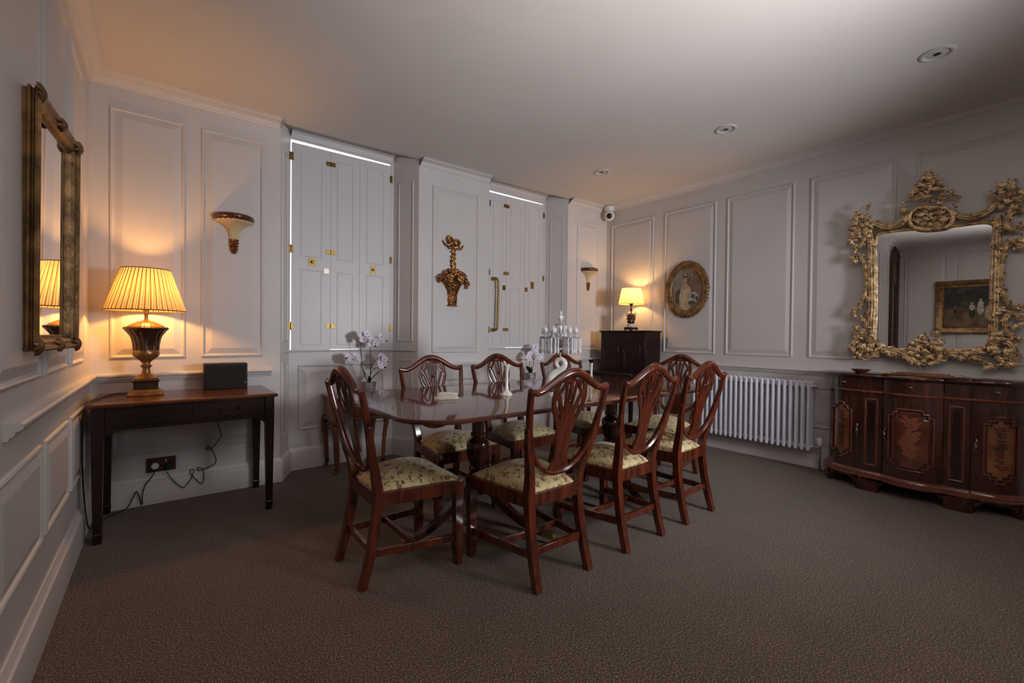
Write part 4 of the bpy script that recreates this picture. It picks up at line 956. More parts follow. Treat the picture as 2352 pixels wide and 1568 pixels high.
# ------------------------------------------------------------------ dark cabinet in the far corner with a small lamp
t = thing('corner_cabinet', 'dark polished cabinet on a wider stand in the far right corner', 'cabinet', (4.123, 3.10, 0))
W = M['cabinet']
mb = MB(); mb.box(-0.135, 0.150, -0.295, 0.295, 0.702, 1.135); mb.build('carcase', W, t, bevel=0.003)
mb = MB(); mb.box(-0.150, 0.152, -0.312, 0.312, 1.135, 1.152); mb.build('cabinet_top', W, t, bevel=0.004)
for y0, y1 in ((-0.285, -0.004), (0.004, 0.285)):
    mb = MB(); mb.box(-0.145, -0.134, y0, y1, 0.730, 1.120)
    yc = (y0+y1)/2; hw = (y1-y0)/2-0.04
    pts = [(-0.146, yc-hw, 0.765), (-0.146, yc+hw, 0.765)]+[(-0.146, yc+hw*math.cos(PI*k/10), 0.985+0.06*math.sin(PI*k/10)) for k in range(11)]
    mb.tube(pts, 0.004, 6, closed=True, up=(1, 0, 0)); dd = mb.build('door', W, t, bevel=0.001)
    mb = MB(); mb.sphere((-0.152, y0+0.03 if y0 > 0 else y1-0.03, 0.93), 0.008, 8); mb.build('knob', M['brass_dk'], dd)
mb = MB(); mb.box(-0.405, 0.152, -0.335, 0.335, 0.655, 0.702); mb.build('stand_top', W, t, bevel=0.006)
mb = MB(); mb.box(-0.36, 0.14, -0.30, 0.30, 0.58, 0.656); mb.build('stand_apron', W, t, bevel=0.003)
for sx in (-0.345, 0.125):
    for sy in (-0.285, 0.285):
        mb = MB(); mb.lathe([(0.013, 0), (0.019, 0.58), (0.019, 0.60)], 4, (sx, sy, 0), sq=True); mb.build('leg', W, t, smooth=False)

t = thing('small_table_lamp', 'small lit table lamp with plain cream shade on the dark corner cabinet', 'lamp', (4.128, 3.085, 1.152))
BR = M['urn']
mb = MB(); mb.lathe([(0.050, 0.014), (0.056, 0.024), (0.056, 0.034), (0.046, 0.044)], 4, sq=True)
for sx in (-1, 1):
    for sy in (-1, 1): mb.sphere((sx*0.044, sy*0.044, 0.0125), 0.0125, 8)
mb.build('base', BR, t, bevel=0.003)
mb = MB(); mb.lathe([(0.040, 0.043), (0.036, 0.055), (0.044, 0.066), (0.046, 0.074), (0.030, 0.080)], 20); mb.build('tray', M['candle'], t)
mb = MB(); mb.lathe(crom([(0.024, 0.078), (0.036, 0.092), (0.038, 0.120), (0.040, 0.150), (0.034, 0.178), (0.020, 0.190), (0.008, 0.200)], 3), 20, rfun=lambda r, z, a: r*(1+0.10*math.sin(5*a+z*80)))
rnd = random.Random(9)
for k in range(14):
    a = 2*PI*k/14; mb.sphere((0.040*math.cos(a), 0.040*math.sin(a), 0.10+0.07*rnd.random()), 0.011, 6)
for s in (-1, 1):
    mb.tube(crom([(s*0.020, s*-0.016, 0.182), (s*0.036, s*-0.028, 0.196), (s*0.042, s*-0.032, 0.182), (s*0.034, s*-0.026, 0.160)], 4), 0.006, 6)
mb.build('figure_body', M['urn_dk'], t, angle=60)
mb = MB(); mb.lathe([(0.006, 0.196), (0.006, 0.215), (0.015, 0.222), (0.016, 0.232), (0.008, 0.240), (0.014, 0.250), (0.008, 0.258), (0.007, 0.270), (0.014, 0.285), (0.024, 0.300), (0.022, 0.306), (0.010, 0.308), (0.010, 0.345)], 16); mb.build('stem', BR, t)
mb = MB(); mb.sphere((0, 0, 0.362), 0.018, 12); mb.build('light_bulb', M['bulb'], t)
mb = MB(); zb, zt, rb, rt_ = 0.296, 0.472, 0.140, 0.106
n = 64
vs = [(r*math.cos(2*PI*k/n), r*math.sin(2*PI*k/n), z) for (r, z) in ((rb, zb), (lerp(rb, rt_, 0.5), (zb+zt)/2), (rt_, zt)) for k in range(n)]
mb.add(vs, [[j*n+k, j*n+(k+1) % n, (j+1)*n+(k+1) % n, (j+1)*n+k] for j in range(2) for k in range(n)])
sh = mb.build('lamp_shade', M['shade2'], t)
mb = MB()
for r, z in ((rb, zb), (rt_, zt)): mb.tube([(r*math.cos(2*PI*k/48), r*math.sin(2*PI*k/48), z) for k in range(48)], 0.0016, 5, closed=True)
for g in (0, 2.1, 4.2): mb.tube([(0, 0, zt-0.02), ((rt_-0.001)*math.cos(g), (rt_-0.001)*math.sin(g), zt-0.004)], 0.0015, 5)
mb.tube([(0, 0, 0.36), (0, 0, zt-0.018)], 0.002, 5)
mb.build('shade_wire', M['brass'], sh)

# ------------------------------------------------------------------ oval portrait; wall pieces below are built with x to the right, -y out of the wall
def wallthing(name, label, cat, y, z, dx=0.0, turn=0.0, group=None):
    t = thing(name, label, cat, (XR-0.0005-dx, y, z), R(-90+turn), group); return t
M['pic_bg'] = simple('portrait_ground', (0.20, 0.155, 0.11), 0.5, var=0.35, vscale=5)
M['pic_grey'] = simple('portrait_grey', (0.25, 0.235, 0.19), 0.5, var=0.25, vscale=8)
M['pic_curtain'] = simple('portrait_curtain', (0.19, 0.115, 0.075), 0.5, var=0.3, vscale=10)
M['pic_skin'] = simple('portrait_skin', (0.42, 0.29, 0.18), 0.5, var=0.12, vscale=20)
M['pic_dress'] = simple('portrait_dress', (0.46, 0.37, 0.23), 0.5, var=0.25, vscale=16)
M['pic_hair'] = simple('portrait_hair', (0.155, 0.095, 0.055), 0.5, var=0.3, vscale=20)
M['pic_white'] = simple('portrait_white', (0.44, 0.41, 0.34), 0.5, var=0.3, vscale=25)
M['pic_dark'] = simple('portrait_dark', (0.10, 0.075, 0.055), 0.5, var=0.3, vscale=20)
t = wallthing('oval_portrait', 'oval portrait of a lady in a pale dress, framed in gilt beading', 'picture', 2.512, 1.583, dx=0.011)
A, B = 0.244, 0.293
mb = MB()
def ell(k, N, s=0.0): return (A-s)*math.cos(2*PI*k/N), (B-s)*math.sin(2*PI*k/N)
N = 72
prof = [(0.010, 0), (0.004, -0.012), (0.010, -0.022), (0.022, -0.026), (0.034, -0.018), (0.046, -0.020), (0.056, -0.014), (0.066, -0.005), (0.070, 0)]
vs = []; fs = []
for (s, y) in prof:
    for k in range(N):
        x, z = ell(k, N, s); vs.append((x, y, z))
for j in range(len(prof)-1):
    for k in range(N): fs.append([j*N+k, j*N+(k+1) % N, (j+1)*N+(k+1) % N, (j+1)*N+k])
mb.add(vs, fs)
for k in range(54):
    x, z = ell(k, 54, 0.006); mb.sphere((x, -0.012, z), 0.0115 if k % 3 else 0.0145, 7)
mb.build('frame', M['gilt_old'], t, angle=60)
def blob(mb, cx, cz, rx, rz, y, mat, n=20, f=None):
    mb.add([(cx+rx*math.cos(2*PI*k/n)*(f(k) if f else 1), y, cz+rz*math.sin(2*PI*k/n)*(f(k) if f else 1)) for k in range(n)], [list(range(n))], mat)
mb = MB(); a, b = A-0.064, B-0.064
blob(mb, 0, 0, a, b, -0.0030, M['pic_bg'], 48)
blob(mb, -0.07, 0.075, 0.095, 0.125, -0.0034, M['pic_grey'], 24)
blob(mb, 0.085, 0.065, 0.075, 0.130, -0.0035, M['pic_curtain'], 24)
blob(mb, -0.085, -0.075, 0.05, 0.085, -0.0036, M['pic_dark'], 20)
mb.add([(x, -0.0042, z) for x, z in crom([(-0.055, 0.035), (-0.02, 0.05), (0.03, 0.03), (0.045, -0.03), (0.03, -0.10), (0.045, -0.17), (0.0, -0.215), (-0.06, -0.195), (-0.085, -0.14), (-0.075, -0.06), (-0.065, 0.0)], 4, True)], [list(range(44))], M['pic_dress'])
mb.add([(x, -0.0046, z) for x, z in crom([(-0.06, 0.02), (-0.045, -0.02), (-0.05, -0.08), (-0.06, -0.12), (-0.085, -0.11), (-0.08, -0.04)], 4, True)], [list(range(24))], M['pic_white'])
blob(mb, -0.005, 0.125, 0.042, 0.050, -0.0044, M['pic_hair']); blob(mb, 0.018, 0.075, 0.022, 0.05, -0.0045, M['pic_hair'])
blob(mb, -0.018, 0.095, 0.020, 0.030, -0.0050, M['pic_skin']); blob(mb, -0.014, 0.055, 0.012, 0.022, -0.0049, M['pic_skin'])
blob(mb, -0.010, 0.030, 0.028, 0.026, -0.0048, M['pic_skin'])
for k in range(5): blob(mb, -0.014+0.014*k, 0.160+0.010*math.sin(k*1.3), 0.014, 0.016, -0.0052, M['pic_white'], 12)
blob(mb, 0.072, -0.088, 0.055, 0.060, -0.0047, M['pic_white'], 20, lambda k: 1+0.1*math.sin(k*2.2)); blob(mb, 0.055, -0.140, 0.040, 0.022, -0.0051, M['pic_dark'])
for k in range(4): blob(mb, 0.050+0.02*k, -0.065-0.012*k, 0.013, 0.026, -0.0053, M['pic_dark'] if k % 2 else M['pic_grey'], 12)
for dx in (-0.026, -0.010): blob(mb, dx, 0.098, 0.0032, 0.0020, -0.0054, M['pic_dark'], 8)
blob(mb, -0.018, 0.080, 0.005, 0.0018, -0.0054, M['pic_hair'], 8)
mb.build('canvas', None, t, smooth=False)

# ------------------------------------------------------------------ column radiator
t = thing('column_radiator', 'white column radiator with many vertical sections under the dado rail', 'radiator', (4.215, 1.852, 0))
def section():
    mb = MB()
    for x in (-0.036, 0.0, 0.036): mb.tube([(x, 0, 0.172), (x, 0, 0.715)], 0.0132, 10)
    for z in (0.190, 0.690):
        mb.tube([(-0.040, 0, z), (0.040, 0, z)], 0.0190, 10)
        mb.tube([(0, -0.0226, z), (0, 0.0226, z)], 0.0175, 10)
    for x in (-0.036, 0.036):
        mb.sphere((x, 0, 0.718), 0.0140, 10); mb.sphere((x, 0, 0.168), 0.0140, 10)
    return mb
first = None
for k in range(23):
    y = -0.502+k*0.0455
    if first is None: first = section().build('radiator_section', M['rad'], t, angle=60); o = first
    else:
        o = first.copy(); C.objects.link(o); o.parent = t
    o.location = (0, y, 0)
mb = MB(); mb.tube([(0, -0.520, 0.690), (0, -0.548, 0.690)], 0.016, 10); mb.sphere((0, -0.550, 0.690), 0.012, 8); mb.build('air_vent', M['steel'], t)
mb = MB(); mb.tube([(0, -0.520, 0.190), (0, -0.575, 0.190)], 0.010, 10); mb.tube([(0, -0.575, 0.0), (0, -0.575, 0.215)], 0.0085, 10); mb.build('pipe', M['steel'], t)
mb = MB(); mb.lathe([(0.014, 0.205), (0.020, 0.212), (0.021, 0.262), (0.017, 0.275), (0.001, 0.278)], 16, (0, -0.575, 0)); mb.build('valve', M['whiteplastic'], t)

# ------------------------------------------------------------------ serpentine sideboard
t = wallthing('sideboard', 'dark serpentine sideboard with marquetry doors below the gilt mirror', 'sideboard', 0.675, 0, dx=0.028)
OFF = 0.028
half = [(0.0, 0.385), (0.06, 0.378), (0.115, 0.352), (0.155, 0.325)]
out2 = [(0.280, 0.312), (0.33, 0.312), (0.39, 0.300), (0.445, 0.262), (0.495, 0.195), (0.530, 0.115), (0.545, 0.03)]
c1 = crom(half, 6); c2 = crom(out2, 6)
PIL = [(0.158, 0.330), (0.276, 0.330)]
fh = c1+PIL+c2                                       # front outline, right half: (x, depth out of the wall)
fh = [(x, w-OFF) for x, w in fh]
full = [(-x, w) for x, w in fh[::-1]]+fh[1:]
def wf(x):
    x = abs(x)
    for (a, b) in zip(fh[:-1], fh[1:]):
        if a[0] <= x <= b[0]: return lerp(a[1], b[1], (x-a[0])/max(1e-6, b[0]-a[0]))
    return fh[-1][1]
def nrm(x):
    d = (wf(x+0.004)-wf(x-0.004))/0.008
    n = Vector((-d, -1.0, 0)); n = Vector((-d, -1, 0)) if True else n
    v = Vector((-d, 1, 0)).normalized(); return Vector((v.x, -v.y, 0))
def sp(x, z, off=0.0):
    n = nrm(x); return Vector((x, -wf(x), z))+n*off
def slab(z0, z1, grow, name, mat, bev=0.0, steps=None):
    prof = steps or [(grow, z0), (grow, z1)]
    mb = MB(); P = [(x*(1+0*0), w) for x, w in full]; vs = []; N = len(P)
    for (g, z) in prof:
        ring_ = []
        for i, (x, w) in enumerate(P):
            a = P[max(0, i-1)]; b = P[min(N-1, i+1)]
            d = Vector((b[0]-a[0], -(b[1]-a[1]), 0)).normalized(); n = Vector((d.y, -d.x, 0))
            ring_.append((x+n.x*g, -w+n.y*g, z))
        ring_.append((P[-1][0]+g, -0.0, z)); ring_.insert(0, (P[0][0]-g, -0.0, z))
        vs += ring_
    m = N+2; fs = []
    for j in range(len(prof)-1):
        for i in range(m): fs.append([j*m+i, j*m+(i+1) % m, (j+1)*m+(i+1) % m, (j+1)*m+i])
    fs.append(list(range(m))[::-1]); fs.append([(len(prof)-1)*m+i for i in range(m)])
    mb.add(vs, fs); return mb.build(name, mat, t, angle=35)
slab(0.125, 0.806, 0.0, 'carcase', M['sb'])
slab(0, 0, 0, 'sideboard_top', M['sb'], steps=[(0.004, 0.800), (0.016, 0.804), (0.026, 0.812), (0.030, 0.820), (0.028, 0.828), (0.020, 0.832)])
slab(0, 0, 0, 'waist_moulding', M['sb_rim'], steps=[(0.001, 0.697), (0.008, 0.700), (0.011, 0.707), (0.007, 0.713), (0.001, 0.716)])
slab(0, 0, 0, 'plinth_moulding', M['sb_rim'], steps=[(0.030, 0.088), (0.036, 0.094), (0.036, 0.102), (0.028, 0.108), (0.028, 0.116), (0.016, 0.122), (0.012, 0.132), (0.002, 0.140)])
def foot(x0, x1):
    mb = MB(); n = 8; xs = [lerp(x0, x1, i/n) for i in range(n+1)]
    F = []; Bk = []
    for z in (0.0, 0.090):
        F.append([sp(x, z, 0.030) for x in xs]); Bk.append([sp(x, z, -0.04) for x in xs])
    vs = F[0]+F[1]+Bk[0]+Bk[1]; k = n+1; fs = []
    for i in range(n):
        fs += [[i, i+1, k+i+1, k+i], [2*k+i, 2*k+i+1, 3*k+i+1, 3*k+i], [i, i+1, 2*k+i+1, 2*k+i], [k+i, k+i+1, 3*k+i+1, 3*k+i]]
    fs += [[0, k, 3*k, 2*k], [n, k+n, 3*k+n, 2*k+n]]
    mb.add(vs, fs)
    for s, xe in ((-1, x0), (1, x1)):
        for j in range(3): mb.tube([sp(xe, 0.082-0.016*j, 0.012), sp(xe+s*(0.045-0.015*j), 0.082-0.016*j, 0.012)], 0.010, 4, sq=True, up=(0, 0, 1))
    mb.build('plinth_foot', M['sb'], t, bevel=0.002)
foot(0.165, 0.300); foot(-0.300, -0.165)
foot(0.47, 0.535); foot(-0.535, -0.47)
def stepped(xc, hw, z0, z1, st):
    a = hw; s1, s2 = st, st*2
    pts = [(-a+s2, z0), (a-s2, z0), (a-s2, z0+s1), (a-s1, z0+s1), (a-s1, z0+s2), (a, z0+s2), (a, z1-s2), (a-s1, z1-s2), (a-s1, z1-s1), (a-s2, z1-s1), (a-s2, z1), (-a+s2, z1), (-a+s2, z1-s1), (-a+s1, z1-s1), (-a+s1, z1-s2), (-a, z1-s2), (-a, z0+s2), (-a+s1, z0+s2), (-a+s1, z0+s1), (-a+s2, z0+s1)]
    return [(xc+x, z) for x, z in pts]
def dense(pts, step=0.012):
    out = []
    for i, p in enumerate(pts):
        q = pts[(i+1) % len(pts)]; d = math.hypot(q[0]-p[0], q[1]-p[1]); k = max(1, int(d/step))
        for j in range(k): out.append((lerp(p[0], q[0], j/k), lerp(p[1], q[1], j/k)))
    return out
def field(mb, xc, hw, z0, z1, off, mat, n=10, st=0.0):
    """veneered field following the curved front, with stepped corners"""
    xs = [xc-hw+2*hw*i/n for i in range(n+1)]
    def cut(x):
        e = hw-abs(x-xc)
        return 2*st if e < st-1e-6 else (st if e < 2*st-1e-6 else 0)
    for a, b in zip(xs[:-1], xs[1:]):
        c = cut((a+b)/2); mb.add([sp(a, z0+c, off), sp(b, z0+c, off), sp(b, z1-c, off), sp(a, z1-c, off)], [[0, 1, 2, 3]], mat)
def spray(mb, xc, zc_, H_, W_, off, mat, seed):
    rnd = random.Random(seed)
    def lf(x, z, ang, L, w):
        pts = []
        for k in range(9):
            f = k/8; pts.append((x+L*f*math.cos(ang)-w*math.sin(PI*f)*math.sin(ang), z+L*f*math.sin(ang)+w*math.sin(PI*f)*math.cos(ang)))
        for k in range(7, 0, -1):
            f = k/8; pts.append((x+L*f*math.cos(ang)+w*math.sin(PI*f)*math.sin(ang), z+L*f*math.sin(ang)-w*math.sin(PI*f)*math.cos(ang)))
        mb.add([sp(px, pz, off) for px, pz in pts], [list(range(16))], mat)
    stem = crom([(xc+W_*0.1, zc_-H_*0.5), (xc-W_*0.05, zc_-H_*0.2), (xc+W_*0.08, zc_+H_*0.1), (xc-W_*0.05, zc_+H_*0.5)], 6)
    mb.tube([sp(x, z, off) for x, z in stem], 0.0018, 4, mat)
    for i in range(2, len(stem)-1, 1):
        x, z = stem[i]
        for s in (-1, 1):
            if rnd.random() < 0.85: lf(x, z, PI/2+s*rnd.uniform(0.5, 1.3), W_*rnd.uniform(0.25, 0.42), W_*0.075)
    for (dx, dz) in ((-0.12, 0.02), (0.16, 0.06), (0.02, -0.12)):
        for k in range(6):
            a = k*PI/3; lf(xc+dx*W_, zc_+dz*H_, a, W_*0.17, W_*0.065)
def sdoor(xc, hw, fhw, veneer, seed, hand):
    mb = MB(); n = 14; xs = [xc-hw+2*hw*i/n for i in range(n+1)]
    vs = [sp(x, 0.150, 0.002) for x in xs]+[sp(x, 0.690, 0.002) for x in xs]; k = n+1
    mb.add(vs, [[i, i+1, k+i+1, k+i] for i in range(n)], M['sb'])
    d_ = mb.build('door', None, t, angle=60)
    mb = MB(); o = dense(stepped(xc, fhw, 0.205, 0.612, 0.024)); mb.tube([sp(x, z, 0.005) for x, z in o], 0.0062, 6, closed=True, up=(0, -1, 0))
    o = dense(stepped(xc, fhw*0.78, 0.228, 0.590, 0.020)); mb.tube([sp(x, z, 0.004) for x, z in o], 0.0032, 6, closed=True, up=(0, -1, 0))
    mb.build('door_moulding', M['sb_rim'], d_, angle=60)
    mb = MB(); field(mb, xc, fhw*0.76, 0.230, 0.588, 0.0035, veneer, 24, 0.018)
    spray(mb, xc, 0.41, 0.29, fhw*1.45, 0.0045, M['inlay'] if veneer is M['burl'] else M['burl'], seed); mb.build('marquetry_panel', None, d_, smooth=False)
    hxx = hand; mb = MB()
    mb.tube(crom([tuple(sp(hxx, 0.465, 0.006)), tuple(sp(hxx+0.004, 0.450, 0.010)), tuple(sp(hxx-0.005, 0.438, 0.012)), tuple(sp(hxx+0.006, 0.420, 0.013)), tuple(sp(hxx-0.006, 0.402, 0.013)), tuple(sp(hxx+0.004, 0.388, 0.010)), tuple(sp(hxx, 0.372, 0.006))], 4), 0.0034, 6)
    mb.sphere(sp(hxx, 0.420, 0.012), 0.008, 8)
    mb.build('escutcheon', M['silver_dk'], d_)
sdoor(0.0, 0.148, 0.112, M['burl'], 4, -0.132)
sdoor(-0.402, 0.118, 0.066, M['burl_lt'], 7, -0.302)
sdoor(0.402, 0.118, 0.066, M['burl_lt'], 12, 0.302)
for xc in (-0.217, 0.217):
    mb = MB(); field(mb, xc, 0.050, 0.150, 0.690, 0.0025, M['sb'], 2); pl = mb.build('pilaster', None, t, smooth=False)
    mb = MB(); o = dense([(xc-0.033, 0.185), (xc+0.033, 0.185), (xc+0.033, 0.655), (xc-0.033, 0.655)]); mb.tube([sp(x, z, 0.005) for x, z in o], 0.0058, 6, closed=True, up=(0, -1, 0)); mb.build('pilaster_moulding', M['sb_rim'], pl)
    mb = MB(); field(mb, xc, 0.018, 0.205, 0.635, 0.0035, M['sb_dark'], 2); mb.build('pilaster_panel', None, pl, smooth=False)
for xc, hw in ((0.0, 0.148), (-0.385, 0.105), (0.385, 0.105)):
    mb = MB(); n = 14; xs = [xc-hw+2*hw*i/n for i in range(n+1)]; k = n+1
    mb.add([sp(x, 0.722, 0.002) for x in xs]+[sp(x, 0.796, 0.002) for x in xs], [[i, i+1, k+i+1, k+i] for i in range(n)], M['sb'])
    dd = mb.build('drawer', None, t, angle=60)
    mb = MB(); q = sp(xc, 0.762, 0.010); mb.sphere(q, 0.011, 10, sc=(1.3, 0.9, 0.8)); mb.tube([sp(xc, 0.762, 0.0), q], 0.004, 8); mb.build('knob', M['brass_dk'], dd)

t = thing('small_dish', 'small brown dish near the left end of the sideboard top', 'dish', (4.095, 0.985, 0.832))
mb = MB(); mb.lathe([(0.030, 0.0), (0.034, 0.003), (0.058, 0.022), (0.062, 0.026), (0.056, 0.024), (0.030, 0.008), (0.001, 0.006)], 28); mb.build('bowl', M['side'], t)
mb = MB(); mb.lathe([(0.020, 0.012), (0.022, 0.022), (0.012, 0.028), (0.001, 0.030)], 14); mb.build('contents', M['urn'], t)
t = thing('folded_runner', 'long folded red-brown runner with gilt tasselled ends lying on the sideboard', 'table runner', (4.12, 0.635, 0.832), R(-90))
mb = MB(); mb.box(-0.175, 0.150, -0.040, 0.055, 0.0005, 0.010); mb.box(-0.150, 0.120, -0.030, 0.050, 0.010, 0.019); mb.build('cloth', M['runner'], t, bevel=0.004)
for s, x0 in ((-1, -0.175), (1, 0.150)):
    mb = MB(); rnd = random.Random(2)
    for k in range(12):
        y = -0.036+0.008*k; mb.tube([(x0, y, 0.006), (x0+s*0.020, y+rnd.uniform(-.004, .004), 0.012), (x0+s*rnd.uniform(0.045, 0.062), y+rnd.uniform(-.008, .008), 0.005)], [0.005, 0.0055, 0.003], 6)
    mb.build('tassels', M['gilt'], t)
# ------------------------------------------------------------------ carved rococo mirror over the sideboard
t = wallthing('rococo_mirror', 'large carved gilt rococo mirror with scrolls and a flower crest above the sideboard', 'mirror', 0.65, 1.5, dx=0.034, turn=1.35)
g = GM['glass']; cx = sum(p[0] for p in g)/len(g); cz = sum(p[1] for p in g)/len(g)
gl = crom(g, 4, True)
mb = MB(); m = len(gl)
mb.add([(x, -0.004, z) for x, z in gl], [list(range(m))]); mb.build('mirror_glass', M['mirror'], t, smooth=False)
mb = MB(); mb.add([(cx+(x-cx)*1.10, -0.001, cz+(z-cz)*1.06) for x, z in gl], [list(range(m))]); mb.build('backboard', M['gilt_old'], t, smooth=False)
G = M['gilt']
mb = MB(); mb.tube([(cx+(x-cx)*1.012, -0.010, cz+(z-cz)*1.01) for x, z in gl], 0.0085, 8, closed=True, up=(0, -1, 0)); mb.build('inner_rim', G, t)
def scroll(keys, name, r, y=-0.022, ridge=True, n=6, taper=True, lobes=0):
    for k in keys:
        mb = MB()
        P = crom(GM[k], n); N = len(P)
        rr = [r*(0.45+0.55*math.sin(PI*min(1, max(0, (i+0.6)/(N+0.2))))**0.45)*(1+0.10*math.sin(i*1.9)) if taper else r for i in range(N)]
        mb.tube([(x, y-0.006*math.sin(PI*i/(N-1)), z) for i, (x, z) in enumerate(P)], rr, 9, flat=0.9, up=(0, -1, 0))
        if ridge:
            for off in (-0.62, 0.0, 0.62):
                Q = []
                for i, (x, z) in enumerate(P):
                    a = P[max(0, i-1)]; b = P[min(N-1, i+1)]; d = Vector((b[0]-a[0], 0, b[1]-a[1]))
                    if d.length > 1e-6: d.normalize()
                    Q.append((x-d.z*rr[i]*off, y-rr[i]*(0.72 if off else 0.95)-0.006*math.sin(PI*i/(N-1)), z+d.x*rr[i]*off))
                mb.tube(Q, [q*0.20 for q in rr], 6, up=(0, -1, 0))
        for i in range(2, N-2, 3):                                   # leafy lobes breaking the outline
            if lobes <= 0: break
            x, z = P[i]; a = P[i-1]; b = P[i+1]; d = Vector((b[0]-a[0], 0, b[1]-a[1]))
            if d.length < 1e-6: continue
            d.normalize(); s = 1 if (i//3) % 2 else -1; nx, nz = -d.z*s, d.x*s; L = r*lobes
            mb.tube(crom([(x, y-r*0.7, z), (x+nx*L*0.7+d.x*L*0.3, y-r*0.95, z+nz*L*0.7+d.z*L*0.3), (x+nx*L+d.x*L*0.9, y-r*0.5, z+nz*L+d.z*L*0.9), (x+nx*L*0.8+d.x*L*1.4, y-r*0.2, z+nz*L*0.8+d.z*L*1.4)], 3), [r*0.45, r*0.48, r*0.48, r*0.46, r*0.44, r*0.4, r*0.34, r*0.26, r*0.2, r*0.1], 7, flat=0.6, up=(0, -1, 0))
        for (x, z) in (P[0], P[-1]): mb.sphere((x, y-0.004, z), r*0.95, 8)
        mb.build(name, G, t, angle=60)
scroll(['railTL', 'railTR'], 'top_rail', 0.025); scroll(['railBL', 'railBR'], 'bottom_rail', 0.021, lobes=1.2); scroll(['railBL2', 'railBR2'], 'bottom_vine', 0.012, lobes=1.6)
scroll(['stileL'], 'side_stile', 0.025, lobes=0.8); scroll(['stileR'], 'side_stile', 0.025, lobes=0.8)
scroll(['outL1', 'outL2', 'outL3'], 'side_scroll', 0.0155, lobes=1.3); scroll(['outR1', 'outR2', 'outR3'], 'side_scroll', 0.0155, lobes=1.3)
scroll(['cornL', 'cornL2'], 'corner_scroll', 0.020, lobes=1.2); scroll(['cornR'], 'corner_scroll', 0.018, lobes=1.2); scroll(['ringR'], 'corner_scroll', 0.016, lobes=1.3)
scroll(['ledge'], 'crest_ledge', 0.014, y=-0.034)
for key, nm in (('oval', 'crest_cartouche'), ('ovalB', 'bottom_cartouche')):
    mb = MB(); P = crom(GM[key], 5, True); mb.tube([(x, -0.030, z) for x, z in P], 0.0155, 9, closed=True, up=(0, -1, 0))
    ox = sum(p[0] for p in P)/len(P); oz = sum(p[1] for p in P)/len(P)
    mb.tube([(ox+(x-ox)*0.80, -0.024, oz+(z-oz)*0.76) for x, z in P], 0.006, 7, closed=True, up=(0, -1, 0))
    mb.add([(ox+(x-ox)*0.95, -0.012, oz+(z-oz)*0.95) for x, z in P], [list(range(len(P)))])
    mb.build(nm, G, t, angle=60)
rnd = random.Random(21)
mb = MB()
TUFT = list(GM['leaves'])
for k in range(46):                                           # the flower pyramid of the crest
    f = rnd.random(); TUFT.append((-0.012+rnd.uniform(-1, 1)*0.105*(1-f)**0.8, 0.60+0.145*f))
for (x0, z0, w_, h_, nn) in ((-0.385, 0.45, 0.045, 0.06, 12), (-0.41, 0.36, 0.03, 0.05, 5), (0.355, 0.50, 0.07, 0.08, 6), (-0.37, -0.44, 0.06, 0.07, 4), (0.37, -0.45, 0.07, 0.07, 4), (0.005, -0.40, 0.11, 0.05, 5), (0.01, -0.50, 0.09, 0.05, 4), (0.0, 0.44, 0.08, 0.05, 6)):
    for k in range(nn): TUFT.append((x0+rnd.uniform(-1, 1)*w_, z0+rnd.uniform(-1, 1)*h_))
for (x, z) in TUFT:
    crest = z > 0.46 and abs(x) < 0.2
    L = 0.034 if crest else 0.050
    a0 = math.atan2(z-0.0, x) if abs(x) > 0.2 else (PI/2 if z > 0 else -PI/2)
    nl = 4
    for k in range(nl):
        a = a0+(k-2)*0.55+rnd.uniform(-0.25, 0.25); l = L*rnd.uniform(0.7, 1.1)
        dx, dz = math.cos(a), math.sin(a); y0 = -0.030-0.012*rnd.random()
        c = crom([(x-dx*l*0.25, y0, z-dz*l*0.25), (x+dx*l*0.2, y0-0.012, z+dz*l*0.2), (x+dx*l*0.6-dz*l*0.12, y0-0.010, z+dz*l*0.6+dx*l*0.12), (x+dx*l*0.85-dz*l*0.35, y0+0.004, z+dz*l*0.85+dx*l*0.35)], 3)
        mb.tube(c, [0.003, 0.006, 0.008, 0.0085, 0.008, 0.007, 0.006, 0.005, 0.0035, 0.0015][:len(c)], 6, flat=0.6, up=(0, -1, 0))
    mb.sphere((x, -0.036, z), 0.008, 7)
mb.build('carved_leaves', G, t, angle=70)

# ------------------------------------------------------------------ beside the camera: seen only in the big mirror
t = thing('pier_mirror', 'tall dark gilt mirror on the return wall, seen edge-on in the reflection', 'mirror', (-0.70, YR-0.012, 0.90))
mb = MB(); hw = 0.285; mb.mould([(-hw, 0, 0), (hw, 0, 0), (hw, 0, 1.50), (-hw, 0, 1.50)], [(0, 0), (0, 0.030), (0.015, 0.042), (0.035, 0.034), (0.06, 0.028), (0.085, 0.012), (0.09, 0.004)], (0, -1, 0)); mb.build('frame', M['urn_dk'], t, angle=30)
mb = MB(); mb.box(-hw+0.08, hw-0.08, -0.004, 0, 0.08, 1.10); mb.build('mirror_glass', M['mirror'], t, smooth=False)
mb = MB(); mb.box(-hw+0.08, hw-0.08, -0.012, 0, 1.10, 1.42); mb.build('top_panel', M['gilt_old'], t, bevel=0.004)
mb = MB()
for k in range(13):
    a = PI*k/12; h = 0.16*math.sin(a)**2+0.02
    mb.tube([(0.22*math.cos(a), -0.02, 1.49), (0.20*math.cos(a), -0.04, 1.49+h*0.6), (0.19*math.cos(a), -0.02, 1.49+h)], [0.02, 0.024, 0.006], 8)
mb.build('crest', M['urn_dk'], t)
t = thing('framed_painting', 'dark landscape painting in a wide gilt frame, seen in the big mirror', 'painting', (XA+0.012, 0.70, 1.59))
M['land_dark'] = simple('landscape_dark', (0.022, 0.020, 0.012), 0.5, var=0.6, vscale=7)
